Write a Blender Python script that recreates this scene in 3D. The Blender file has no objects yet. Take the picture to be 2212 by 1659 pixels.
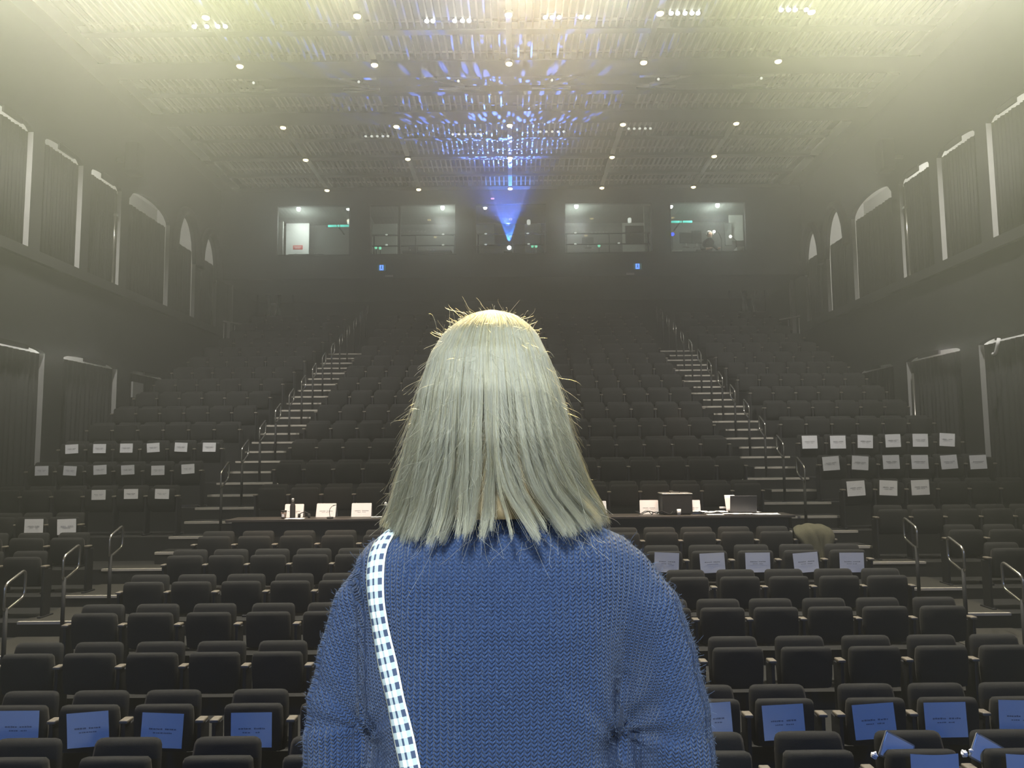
import bpy, bmesh, math, random
import numpy as np
from mathutils import Vector, Matrix, noise
random.seed(7)
rng = np.random.default_rng(7)
PI = math.pi
sc = bpy.context.scene
COL = sc.collection

# ------------------------------------------------------------------ camera
ZC = 2.56                      # eye height above the pit floor; the stage is 1.08 m high
FPX = 1662.0
PITCH, ROLL = math.radians(5.27), math.radians(-0.52)
cam_d = bpy.data.cameras.new('camera')
cam_d.sensor_width = 36.0
cam_d.lens = FPX / 2212 * 36
cam_d.clip_start, cam_d.clip_end = 0.05, 120
cam = bpy.data.objects.new('camera', cam_d)
COL.objects.link(cam)
RC = Matrix.Rotation(PI / 2 + PITCH, 3, 'X') @ Matrix.Rotation(ROLL, 3, 'Z')
cam.matrix_world = Matrix.Translation((0, 0, ZC)) @ RC.to_4x4()
sc.camera = cam

# ------------------------------------------------------------------ world, exposure, cycles
w = bpy.data.worlds.new('world'); sc.world = w; w.use_nodes = True
w.node_tree.nodes['Background'].inputs[0].default_value = (0, 0, 0, 1)
w.node_tree.nodes['Background'].inputs[1].default_value = 0
vs = sc.view_settings
vs.view_transform = 'Standard'; vs.look = 'None'; vs.gamma = 1; vs.use_curve_mapping = False
vs.exposure = 0.0
cy = sc.cycles
cy.max_bounces = 4; cy.diffuse_bounces = 2; cy.glossy_bounces = 2; cy.transmission_bounces = 3
cy.volume_bounces = 0; cy.transparent_max_bounces = 12
cy.caustics_reflective = cy.caustics_refractive = False
cy.use_adaptive_sampling = True; cy.adaptive_threshold = 0.02
cy.use_denoising = True
cy.sample_clamp_indirect = 4

# ------------------------------------------------------------------ stage and house lights
def lamp(name, kind, loc, energy, color, aim=None, **kw):
    l = bpy.data.lights.new(name, kind); l.energy = energy; l.color = color
    for k, v in kw.items(): setattr(l, k, v)
    o = bpy.data.objects.new(name, l); COL.objects.link(o); o.location = loc
    if aim is not None:
        o.rotation_euler = (Vector(aim) - Vector(loc)).to_track_quat('-Z', 'Y').to_euler()
    return o

# front-of-house spots above the picture, hung over the stalls and aimed at the stage
for x, ax, e, c, w_ in ((-5.4, -5.4, 8500, (0.95, 1.0, 0.80), 46), (-3.0, -3.4, 48000, (0.94, 1.0, 0.70), 30), (-1.15, -1.3, 56000, (0.98, 1.0, 0.56), 16),
                        (1.15, 1.3, 60000, (0.98, 1.0, 0.56), 16), (3.0, 3.4, 48000, (0.94, 1.0, 0.70), 30), (5.4, 5.4, 8500, (0.95, 1.0, 0.80), 46)):
    lamp('front_spot', 'SPOT', (x, 6.6, ZC + 6.6), e, c, (ax, -0.45, ZC - 0.75),
         spot_size=math.radians(w_), spot_blend=1.0, shadow_soft_size=0.12)
# a warm narrow spot for the rim of her hair
lamp('rim_spot', 'SPOT', (0.4, 6.2, ZC + 5.2), 3600, (1.0, 0.72, 0.20), (-0.02, 1.0, ZC + 0.0),
     spot_size=math.radians(5), spot_blend=0.5, shadow_soft_size=0.10)
# upstage backlights behind the photographer, plus two added fill spots
lamp('back_spot', 'SPOT', (-0.5, -2.6, ZC + 3.3), 2300, (0.90, 0.98, 0.92), (0, 1.0, ZC - 0.1),
     spot_size=math.radians(26), spot_blend=0.6, shadow_soft_size=0.42)
lamp('fill_spot', 'SPOT', (1.6, -2.4, ZC + 0.2), 260, (0.86, 0.97, 1.0), (0, 1.0, ZC - 0.15),
     spot_size=math.radians(30), spot_blend=0.6, shadow_soft_size=0.30)  # added low fill, softens the shadows under her hair
lamp('fill_spot', 'SPOT', (-1.8, -2.4, ZC + 0.5), 160, (0.86, 0.97, 1.0), (0, 1.0, ZC - 0.15),
     spot_size=math.radians(30), spot_blend=0.6, shadow_soft_size=0.30)  # weaker added fill from the other side
for sx in (-1, 1):
    lamp('blue_spot', 'SPOT', (sx * 3.4, -3.0, ZC + 2.9), 1100, (0.05, 0.25, 1.0), (sx * 3.0, 5.3, ZC - 2.2),
         spot_size=math.radians(46), spot_blend=0.8, shadow_soft_size=0.15)
    lamp('stage_wash', 'SPOT', (sx * 6.2, -2.0, ZC + 3.4), 480 if sx < 0 else 440, (1.0, 0.97, 0.94), (sx * 5.6, 14.0, ZC - 0.3),
         spot_size=math.radians(38), spot_blend=0.8, shadow_soft_size=0.15)
# house light: work lights in the ceiling grid, straight down over the front stalls
for y, e, xs in ((9.0, 6000, (-5.2, 0, 5.2)), (11.5, 900, (-2.6, 1.7))):
    for x in xs:
        lamp('work_light', 'SPOT', (x, y, ZC + 7.85), e, (1.0, 0.93, 0.80) if y < 10 else (1.0, 0.97, 0.62), (x, y - 2.4, 0),
             spot_size=math.radians(84), spot_blend=0.7, shadow_soft_size=0.08)
# and a second row of them tilted up the raised banks
for x in (-7.2, -2.6, 2.6, 7.2):
    lamp('work_light', 'SPOT', (x, 11.0, ZC + 7.85), 3000 if abs(x) > 5 else 1900, (1.0, 0.96, 0.90), (x * 0.95, 16.8, ZC + 1.0),
         spot_size=math.radians(72), spot_blend=0.7, shadow_soft_size=0.08)

# ------------------------------------------------------------------ helpers
def W(x, y, z): return Vector((x, y, z + ZC))
def P(px, py, d):
    """world point on the pixel ray at depth y = d"""
    v = RC @ Vector(((px - 1106) / FPX, (829.5 - py) / FPX, -1.0))
    return Vector((0, 0, ZC)) + v * (d / v.y)
def proj(p):
    v = RC.transposed() @ (Vector(p) - Vector((0, 0, ZC)))
    return 1106 + FPX * v.x / -v.z, 829.5 - FPX * v.y / -v.z

def mat(name, col, rough=0.6, metal=0.0, emit=None, es=0.0, noise_s=0, noise_a=0.15, bump=0.0, bs=40, spec=0.4):
    m = bpy.data.materials.new(name); m.use_nodes = True
    nt = m.node_tree; b = nt.nodes['Principled BSDF']
    b.inputs['Base Color'].default_value = (*col, 1)
    b.inputs['Roughness'].default_value = rough
    b.inputs['Metallic'].default_value = metal
    b.inputs['Specular IOR Level'].default_value = spec
    if emit:
        b.inputs['Emission Color'].default_value = (*emit, 1); b.inputs['Emission Strength'].default_value = es
    if noise_s or bump:
        tc = nt.nodes.new('ShaderNodeTexCoord')
    if noise_s:
        n = nt.nodes.new('ShaderNodeTexNoise'); n.inputs['Scale'].default_value = noise_s; n.inputs['Detail'].default_value = 4
        r = nt.nodes.new('ShaderNodeMix'); r.data_type = 'RGBA'
        r.inputs[6].default_value = (*[c * (1 - noise_a) for c in col], 1)
        r.inputs[7].default_value = (*[min(1, c * (1 + noise_a)) for c in col], 1)
        nt.links.new(tc.outputs['Object'], n.inputs['Vector'])
        nt.links.new(n.outputs['Fac'], r.inputs[0]); nt.links.new(r.outputs[2], b.inputs['Base Color'])
    if bump:
        n2 = nt.nodes.new('ShaderNodeTexNoise'); n2.inputs['Scale'].default_value = bs; n2.inputs['Detail'].default_value = 5
        bp = nt.nodes.new('ShaderNodeBump'); bp.inputs['Strength'].default_value = bump; bp.inputs['Distance'].default_value = 0.01
        nt.links.new(tc.outputs['Object'], n2.inputs['Vector'])
        nt.links.new(n2.outputs['Fac'], bp.inputs['Height']); nt.links.new(bp.outputs[0], b.inputs['Normal'])
    return m

M = {}
M['seat'] = mat('seat_fabric', (0.021, 0.021, 0.020), 0.9, noise_s=60, noise_a=0.3, bump=0.3, bs=300, spec=0.1)
_b = M['seat'].node_tree.nodes['Principled BSDF']; _b.inputs['Sheen Weight'].default_value = 0.04; _b.inputs['Sheen Roughness'].default_value = 0.35; _b.inputs['Sheen Tint'].default_value = (1, .9, .82, 1)
M['seat_metal'] = mat('seat_metal', (0.02, 0.02, 0.022), 0.45, 0.3)
M['arm'] = mat('armrest_wood', (0.15, 0.13, 0.10), 0.5, noise_s=30)
M['black'] = mat('black_paint', (0.012, 0.012, 0.012), 0.7, noise_s=20)
M['dark'] = mat('dark_grey', (0.03, 0.03, 0.03), 0.8, noise_s=8)
M['carpet'] = mat('terrace_carpet', (0.012, 0.012, 0.011), 0.95, noise_s=200, noise_a=0.4)
M['aisle'] = mat('aisle_carpet', (0.028, 0.026, 0.020), 0.95, noise_s=200, noise_a=0.3)
M['nosing'] = mat('step_nosing', (0.42, 0.39, 0.33), 0.6, noise_s=10)
M['rail'] = mat('rail_steel', (0.45, 0.43, 0.38), 0.25, 0.9)
M['wall'] = mat('wall_paint', (0.018, 0.018, 0.017), 0.9, noise_s=3, noise_a=0.3, bump=0.2, bs=8)
M['reveal'] = mat('pale_reveal', (0.24, 0.24, 0.23), 0.8, noise_s=4)
M['white'] = mat('white_plaster', (0.75, 0.75, 0.73), 0.85, noise_s=2, noise_a=0.1)
M['curtain'] = mat('black_curtain', (0.009, 0.009, 0.009), 0.85, noise_s=15)
M['slat'] = mat('ceiling_slat', (0.26, 0.26, 0.24), 0.6, noise_s=3)
M['beam'] = mat('ceiling_beam', (0.07, 0.07, 0.066), 0.8, noise_s=3)
M['trim'] = mat('ceiling_trim', (0.62, 0.62, 0.58), 0.7, noise_s=2)
M['warm'] = mat('warm_lamp', (1, 0.9, 0.6), 0.4, emit=(1.0, 0.80, 0.38), es=7)
M['cool'] = mat('white_lamp', (1, 1, 1), 0.4, emit=(0.95, 1.0, 0.95), es=10)
M['dim'] = mat('dim_lamp', (1, 1, 1), 0.4, emit=(0.9, 0.95, 0.85), es=0.9)
M['grey'] = mat('booth_grey', (0.16, 0.17, 0.16), 0.85, noise_s=2, noise_a=0.15)
M['pale'] = mat('pale_panel', (0.62, 0.63, 0.58), 0.7, noise_s=2, noise_a=0.08)
M['paper'] = mat('white_paper', (0.82, 0.82, 0.82), 0.8, noise_s=6, noise_a=0.03)
M['ink'] = mat('printed_ink', (0.28, 0.28, 0.30), 0.8)
M['metal'] = mat('grey_metal', (0.45, 0.45, 0.43), 0.4, 0.7)
M['desk'] = mat('desk_top', (0.035, 0.03, 0.025), 0.5, noise_s=5, noise_a=0.3)
M['stage'] = mat('stage_boards', (0.03, 0.028, 0.026), 0.5, noise_s=4, noise_a=0.3)
M['teal'] = mat('teal_tube', (0.1, 0.8, 0.7), 0.4, emit=(0.10, 0.85, 0.68), es=1.0)
M['red'] = mat('red_sign', (0.62, 0.06, 0.05), 0.6)
M['skin'] = mat('skin', (0.62, 0.40, 0.30), 0.5, noise_s=30, noise_a=0.06, bump=0.1, bs=200)
M['coat'] = mat('olive_cloth', (0.06, 0.056, 0.032), 0.9, noise_s=20, noise_a=0.3, bump=0.4, bs=60)
M['plastic'] = mat('white_plastic', (0.8, 0.8, 0.78), 0.35)

def link(name, me, parent=None, mats=()):
    o = bpy.data.objects.new(name, me); COL.objects.link(o)
    for m in mats: me.materials.append(m)
    if parent is not None: o.parent = parent
    return o

def tag(o, label=None, cat=None, group=None, kind=None):
    if label: o['label'] = label
    if cat: o['category'] = cat
    if group: o['group'] = group
    if kind: o['kind'] = kind
    return o

def thing(name, label, cat, loc=(0, 0, 0), rz=0.0, group=None):
    o = bpy.data.objects.new(name, None); COL.objects.link(o)
    o.empty_display_size = 0.1
    o.location = loc; o.rotation_euler = (0, 0, rz)
    return tag(o, label, cat, group)

class MB:
    """collects shapes into one mesh"""
    def __init__(s): s.bm = bmesh.new(); s.mi = 0
    def _new(s, geom):
        for f in geom:
            if isinstance(f, bmesh.types.BMFace): f.material_index = s.mi
    def box(s, c, size, rot=None, bev=0.0, seg=2):
        r = bmesh.ops.create_cube(s.bm, size=1.0)
        vs_ = r['verts']
        m = Matrix.Translation(Vector(c)) @ ((rot.to_4x4() if rot is not None else Matrix.Identity(4)) @ Matrix.Diagonal((*size, 1)))
        bmesh.ops.transform(s.bm, matrix=m, verts=vs_)
        fs = list({f for v in vs_ for f in v.link_faces})
        s._new(fs)
        if bev > 0:
            es = list({e for v in vs_ for e in v.link_edges})
            q = bmesh.ops.bevel(s.bm, geom=es, offset=bev, segments=seg, affect='EDGES', profile=0.5)
            for f in q['faces']: f.material_index = s.mi; f.smooth = True
        return s
    def b2(s, a, b, bev=0.0, seg=2):
        a, b = Vector(a), Vector(b)
        return s.box((a + b) / 2, [abs(t) for t in (b - a)], bev=bev, seg=seg)
    def cyl(s, c, r, h, axis='Z', n=20, r2=None):
        q = bmesh.ops.create_cone(s.bm, cap_ends=True, segments=n, radius1=r, radius2=r if r2 is None else r2, depth=h)
        m = Matrix.Identity(4)
        if axis == 'X': m = Matrix.Rotation(PI / 2, 4, 'Y')
        if axis == 'Y': m = Matrix.Rotation(PI / 2, 4, 'X')
        bmesh.ops.transform(s.bm, matrix=Matrix.Translation(Vector(c)) @ m, verts=q['verts'])
        fs = list({f for v in q['verts'] for f in v.link_faces}); s._new(fs)
        for f in fs:
            if len(f.verts) == 4: f.smooth = True
        return s
    def ball(s, c, r, scale=(1, 1, 1), n=16):
        q = bmesh.ops.create_uvsphere(s.bm, u_segments=n, v_segments=max(6, n // 2), radius=r)
        bmesh.ops.transform(s.bm, matrix=Matrix.Translation(Vector(c)) @ Matrix.Diagonal((*scale, 1)), verts=q['verts'])
        fs = list({f for v in q['verts'] for f in v.link_faces}); s._new(fs)
        for f in fs: f.smooth = True
        return s
    def rings(s, rings, closed=True, cap=True, smooth=True):
        """loft a list of rings (lists of points)"""
        vv = [[s.bm.verts.new(p) for p in r] for r in rings]
        n = len(vv[0])
        for a, b in zip(vv, vv[1:]):
            for i in range(n if closed else n - 1):
                j = (i + 1) % n
                f = s.bm.faces.new((a[i], a[j], b[j], b[i])); f.material_index = s.mi; f.smooth = smooth
        if cap and closed:
            for r in (vv[0][::-1], vv[-1]):
                f = s.bm.faces.new(r); f.material_index = s.mi
        return s
    def tube(s, pts, r, n=8, closed=False):
        pts = [Vector(p) for p in pts]; rs = r if isinstance(r, (list, tuple)) else [r] * len(pts)
        out = []; up = None
        N = len(pts)
        for i, p in enumerate(pts):
            if closed: t = pts[(i + 1) % N] - pts[i - 1]
            else: t = pts[min(i + 1, N - 1)] - pts[max(i - 1, 0)]
            t.normalize()
            if up is None:
                up = Vector((0, 0, 1)) if abs(t.z) < 0.9 else Vector((1, 0, 0))
            a = t.cross(up)
            if a.length < 1e-6: a = t.cross(Vector((0, 1, 0)))
            a.normalize(); b = a.cross(t).normalized(); up = b
            out.append([p + (a * math.cos(q) + b * math.sin(q)) * rs[i] for q in [2 * PI * k / n for k in range(n)]])
        if closed: out.append(out[0][:])
        return s.rings(out, cap=not closed)
    def lathe(s, prof, c=(0, 0, 0), n=20):
        c = Vector(c)
        return s.rings([[c + Vector((r * math.cos(2 * PI * k / n), r * math.sin(2 * PI * k / n), z)) for k in range(n)] for r, z in prof])
    def face(s, pts, smooth=False):
        f = s.bm.faces.new([s.bm.verts.new(p) for p in pts]); f.material_index = s.mi; f.smooth = smooth
        return s
    def grid(s, rows, smooth=True):
        return s.rings(rows, closed=False, cap=False, smooth=smooth)
    def m(s, i): s.mi = i; return s
    def mesh(s, name, fix=True):
        if fix: bmesh.ops.recalc_face_normals(s.bm, faces=s.bm.faces[:])
        me = bpy.data.meshes.new(name); s.bm.to_mesh(me); s.bm.free(); return me
    def obj(s, name, mats, parent=None, fix=True):
        if not isinstance(mats, (list, tuple)): mats = [mats]
        return link(name, s.mesh(name, fix), parent, mats)

ORD = ['zeroth', 'first', 'second', 'third', 'fourth', 'fifth', 'sixth', 'seventh', 'eighth', 'ninth', 'tenth',
       'eleventh', 'twelfth', 'thirteenth', 'fourteenth', 'fifteenth', 'sixteenth', 'seventeenth', 'eighteenth', 'nineteenth', 'twentieth']
# ------------------------------------------------------------------ rows of seats: depth, height, x of every seat
HAZE = 0.020
H = 0.78                                   # height of a seat back above its step
def row_d(k): return 12.4 + 0.912 * (k - 8)
ZT = {}                                    # seat-top heights (world z) per row, 1 = nearest the stage
ref = {1: (5.03, 278, 1603), 2: (6.04, 218, 1499), 3: (6.91, 210, 1392), 4: (7.82, 336, 1308), 5: (8.74, 420, 1243),
       6: (9.65, 492, 1188), 7: (10.56, 645, 1147)}
DEP = {}
for k, (d, px, py) in ref.items(): DEP[k] = d; ZT[k] = P(px, py, d).z
DEP[8] = 11.49; ZT[8] = P(1106, 1099, 11.49).z          # the desk row
for i, (px, py) in enumerate(((663, 1044), (691, 992), (717, 948.5), (745, 908), (762, 874), (782, 843), (800, 814), (820, 789),
                              (830, 766.5), (850, 745), (860, 727), (870, 710), (880, 693), (890, 678.5))):
    k = 9 + i; DEP[k] = 12.4 + 0.912 * i; ZT[k] = P(px, py, DEP[k]).z
# smooth the upper rake to a straight line
ks = list(range(9, 23)); cf = np.polyfit([DEP[k] for k in ks], [ZT[k] for k in ks], 1)
for k in ks: ZT[k] = float(np.polyval(cf, DEP[k]))
def FL(k): return 0.0 if k <= 2 else ZT[k] - H
ZT[2] = ZT[1] = H + 0.0

FRONT = {1: ([64, 278, 492, 700], [1528, 1740, 1955, 2160]),
         2: ([67, 218, 374, 562], [1521, 1676, 1867, 2019, 2172]),
         3: ([81, 211, 344, 476, 609], [1440, 1583, 1728, 1872, 2014, 2150]),
         4: ([217, 336, 460, 587, 708], [1440, 1554, 1668, 1784, 1901, 2024]),
         5: ([318, 420, 527, 632, 735], [1485, 1594, 1699, 1807, 1910]),
         6: ([404, 493, 583, 674, 765], [1434, 1531, 1630, 1729, 1828]),
         7: ([465, 552, 642, 732, 822], [1347, 1430, 1511, 1593, 1677, 1760])}
SEATS = []                                 # dicts: bank, row ordinal, x, y, z, pitch, index, n
def add_row(bank, ordinal, k, xs, yoff=0.0):
    n = len(xs)
    for i, x in enumerate(xs):
        gaps = [abs(xs[j] - x) for j in (i - 1, i + 1) if 0 <= j < n]
        SEATS.append(dict(bank=bank, row=ordinal, k=k, x=x, y=DEP[k] + yoff, z=FL(k), pitch=min(min(gaps), 0.64), i=i, n=n, p=proj((x, DEP[k], FL(k) + 0.6))))
for k, (L, R) in FRONT.items():
    d = DEP[k]
    xl = [P(px, 1300, d).x for px in L]; xr = [P(px, 1300, d).x for px in R]
    pitch = (xl[-1] - xl[0]) / (len(xl) - 1) if k != 2 else 0.55
    gap = xr[0] - xl[-1]; n = round(gap / pitch) - 1
    xs = xl + [xl[-1] + gap * (j + 1) / (n + 1) for j in range(n)] + xr
    add_row('front bank', k, k, xs)
ENDS = {9: (595, 1604, 70, 64.5), 10: (630, 1572, 62.5, 62), 11: (660, 1539, 57, 61), 12: (689, 1512, 57, 53)}
for k in range(9, 23):
    d = DEP[k]
    a, b, pl, pr = ENDS.get(k, (0, 0, 1, 1))
    x0, x1 = (P(a, 900, d).x, P(b, 900, d).x) if a else (-3.82, 3.72)
    s = np.linspace(pl, pr, 15); s = np.concatenate([[0], np.cumsum(s)]); s = s / s[-1]
    add_row('raised middle bank', k - 8, k, [x0 + (x1 - x0) * t for t in s])
DEPTHS = DEP
add_row('left side bank', 1, 6, [-6.55, -6.00])
add_row('left side bank', 2, 7, [-7.09, -6.53, -5.98])
add_row('left side bank', 3, 8, [-8.0, -7.5, -7.05, -6.57])
add_row('right side bank', 1, 6, [6.06, 6.60])
add_row('right side bank', 2, 7, [6.07, 6.61, 7.15])
add_row('right side bank', 3, 8, [5.56, 6.06, 6.58, 7.08, 7.58])
for k in range(9, 23):
    add_row('left side bank', k - 5, k, [-8.05 + 0.497 * i for i in range(6)])
    add_row('right side bank', k - 5, k, [5.48 + 0.498 * i for i in range(6)])

# ------------------------------------------------------------------ the seat: one set of meshes, shared by every copy
def seat_meshes():
    out = {}
    b = MB()                                               # padded back, leaning away from the stage
    R = []
    prof = [(0.36, 0.205, 0.0), (0.40, 0.222, 0.004), (0.55, 0.224, 0.020), (0.68, 0.221, 0.040), (0.745, 0.214, 0.054), (0.768, 0.203, 0.060), (0.78, 0.180, 0.066)]
    for z, hw, y in prof:
        t = 0.036 if z < 0.75 else (0.030 if z < 0.775 else 0.012)
        c = 0.028
        R.append([(-hw, y + c * .4, z), (-hw + c, y - t * .9 + .01, z), (0, y - t + .006, z), (hw - c, y - t * .9 + .01, z), (hw, y + c * .4, z),
                  (hw - c, y + t + .012, z), (0, y + t + .016, z), (-hw + c, y + t + .012, z)])
    b.rings(R); out['backrest'] = b.mesh('backrest')
    c = MB()                                               # folded-up cushion, its underside to the stage
    R = []
    for z, hw, y0, y1 in ((0.385, 0.19, -0.105, -0.045), (0.40, 0.213, -0.125, -0.040), (0.50, 0.22, -0.142, -0.036), (0.62, 0.222, -0.150, -0.034),
                          (0.695, 0.218, -0.150, -0.045), (0.718, 0.206, -0.143, -0.060), (0.728, 0.188, -0.128, -0.085)):
        R.append([(-hw, (y0 + y1) / 2, z), (-hw + .02, y0 + .004, z), (0, y0, z), (hw - .02, y0 + .004, z), (hw, (y0 + y1) / 2, z),
                  (hw - .02, y1, z), (0, y1 + .004, z), (-hw + .02, y1, z)])
    c.rings(R); out['seat_cushion'] = c.mesh('seat_cushion')
    a = MB().box((0, -0.085, 0.612), (0.066, 0.10, 0.026), bev=0.009); out['armrest'] = a.mesh('armrest')
    f = MB()
    f.box((0, -0.05, 0.30), (0.030, 0.16, 0.56), bev=0.006).box((0, -0.085, 0.588), (0.026, 0.09, 0.03)).box((0, -0.04, 0.012), (0.05, 0.26, 0.024), bev=0.006)
    out['side_frame'] = f.mesh('side_frame')
    for n, m in (('backrest', 'seat'), ('seat_cushion', 'seat'), ('armrest', 'arm'), ('side_frame', 'seat_metal')): out[n].materials.append(M[m])
    return out
SM = seat_meshes()

def behind_woman(s):
    px, py = s['p']
    if not (-70 < px < 2285): return True
    ptx, pty = proj((s['x'], s['y'], s['z'] + H))
    half = 1662 * 0.25 / s['y']
    def sil(y):
        if y > 1560: return 645, 1518
        if y > 1400: return 680, 1475
        if y > 1290: return 712, 1440
        if y > 1160: return 770, 1385
        if y > 1000: return 868, 1255
        if y > 880: return 892, 1215
        if y > 760: return 930, 1180
        return 985, 1130
    a, b = sil(pty)
    return ptx - half * .6 > a and ptx + half * .6 < b

papers_at = {}                              # which seats carry a paper sign: filled in below, by pixel of the photo
PAPERS = [  # px, py, width m, height m, seat row k, bank
    *[(x, y, .235, .165, 11, 'left side bank') for x, y in ((155, 970), (215, 969), (273, 968), (331, 967), (391, 966), (452, 966))],
    *[(x, y, .225, .160, 10, 'left side bank') for x, y in ((90, 1017), (151, 1017), (216, 1015), (276, 1015), (341, 1016), (406, 1013))],
    *[(x, y, .225, .155, 9, 'left side bank') for x, y in ((213, 1069), (283, 1067), (350, 1067))],
    *[(x, y, .270, .225, 8, 'left side bank') for x, y in ((73, 1138), (144, 1138))],
    *[(x, y, .280, .235, 11, 'right side bank') for x, y in ((1749, 955), (1810, 955), (1869, 954), (1929, 952), (1988, 951), (2046, 950))],
    *[(x, y, .285, .235, 10, 'right side bank') for x, y in ((1795, 1001), (1858, 1000), (1925, 998), (1987, 998), (2050, 998), (2113, 998))],
    *[(x, y, .285, .235, 9, 'right side bank') for x, y in ((1849, 1055), (1919, 1054), (1988, 1053))],
    *[(x, y, .300, .235, 6, 'front bank') for x, y in ((1440, 1215), (1539, 1216), (1637, 1215), (1741, 1215), (1840, 1215))],
    *[(x, y, .305, .250, 2, 'front bank') for x, y in ((39, 1573), (190, 1576), (350, 1578), (543, 1577), (1536, 1556), (1693, 1560), (1889, 1558), (2043, 1555), (2203, 1550))],
]
def near_seat(px, k, bank):
    c = [s for s in SEATS if s['k'] == k and s['bank'] == bank]
    return min(c, key=lambda s: abs(s['p'][0] - px))
for q in PAPERS:
    s = near_seat(q[0], q[4], q[5]); s['paper'] = q

def where(s):
    n, i = s['n'], s['i']
    return f"{ORD[i + 1]} from left" if i < (n + 1) / 2 else (f"{ORD[n - i]} from right")
def seat_label(s):
    if s['k'] == 7 and s['i'] == s['n'] - 1 and s['bank'] == 'front bank':
        return 'black folding theatre seat under the olive coat, last in its row of the front bank'
    return f"black folding theatre seat, {where(s)} in {ORD[s['row']]} row of the {s['bank']}"

visible = [s for s in SEATS if not behind_woman(s)]
visible.sort(key=lambda s: s['y'])
shown = visible[:300]
ids = {id(s) for s in shown}
rest = [s for s in SEATS if id(s) not in ids]
for s in shown:
    root = thing('theatre_seat', seat_label(s), 'seat', (s['x'], s['y'], s['z']), 0, f"theatre seats of the {s['bank']}")
    for n in ('backrest', 'seat_cushion'):
        o = bpy.data.objects.new(n, SM[n]); COL.objects.link(o); o.parent = root
    sides = [s['pitch'] / 2] + ([-s['pitch'] / 2] if s['i'] == 0 or (s['k'] == 2 and s['i'] in (3,)) else [])
    if s['k'] == 2 and abs(s['x'] - P(1867, 1300, 6.04).x) < .02: sides.append(-s['pitch'] / 2)
    for dx in sides:
        for n in ('armrest', 'side_frame'):
            o = bpy.data.objects.new(n, SM[n]); COL.objects.link(o); o.parent = root; o.location = (dx, 0, 0)
# the seats beyond the nearest three hundred: one object
bm = bmesh.new()
for s in rest:
    for n in ('backrest', 'seat_cushion', 'armrest', 'side_frame'):
        before = len(bm.verts); bm.from_mesh(SM[n]); bm.verts.ensure_lookup_table()
        dx = s['pitch'] / 2 if n in ('armrest', 'side_frame') else 0
        bmesh.ops.translate(bm, vec=(s['x'] + dx, s['y'], s['z']), verts=bm.verts[before:])
        if n in ('armrest',):
            for v in bm.verts[before:]:
                for f in v.link_faces: f.material_index = 1
me = bpy.data.meshes.new('distant_seating'); bm.to_mesh(me); bm.free()
tag(link('distant_seating', me, None, [M['seat'], M['arm']]), 'hazy black seats of the last rows up under the control room', 'seating', kind='stuff')

# ------------------------------------------------------------------ paper signs
def paper_mesh(w_, h_, curl=0.0, seed=0):
    r = random.Random(seed)
    b = MB(); n = 8
    rows = []
    for j in range(5):
        z = -h_ / 2 + h_ * j / 4
        rows.append([(-w_ / 2 + w_ * i / n, -curl * math.cos((i / n - .5) * 2.6) - 0.004 * (1 - j / 4) * r.random(), z) for i in range(n + 1)])
    b.grid(rows)
    b.mi = 1                                                # two lines of small print
    for zz, ww, hh in ((0.04, 0.62, 0.035), (-0.07, 0.42, 0.026)):
        x = -ww / 2
        while x < ww / 2:
            l = 0.03 + 0.05 * r.random()
            if not (abs(x) < 0.03):
                x0, x1 = x * w_, (x + l * .75) * w_; z0, z1 = (zz - hh / 2) * h_, (zz + hh / 2 + hh * .4 * r.random()) * h_
                b.face([(x0, -curl - .0045, z0), (x1, -curl - .0045, z0), (x1, -curl - .0045, z1), (x0, -curl - .0045, z1)])
            x += l
    b.bm.normal_update()
    me_ = b.mesh('paper_sign')
    return me_
for q, (px, py, w_, h_, k, bank) in enumerate(PAPERS):
    s = near_seat(px, k, bank)
    y = s['y'] - 0.158
    p = P(px, py, y)
    side = {'left side bank': 'left side bank', 'right side bank': 'right side bank', 'front bank': 'front bank'}[bank]
    look = 'blue-lit paper sign' if k == 2 else ('small white paper sign' if bank.startswith('left') and k > 8 else 'white paper sign')
    o = link('paper_sign', paper_mesh(w_, h_, seed=q), None, [M['paper'], M['ink']])
    o.location = p
    o.rotation_euler = (math.radians(random.uniform(-1, 2)), math.radians(random.uniform(-4, 4)), math.radians(random.uniform(-2, 2)))
    tag(o, f"{look} on seat {where(s)}, {ORD[s['row']]} row of {side}", 'sign', f"paper signs taped to seats of the {bank}")

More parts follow.
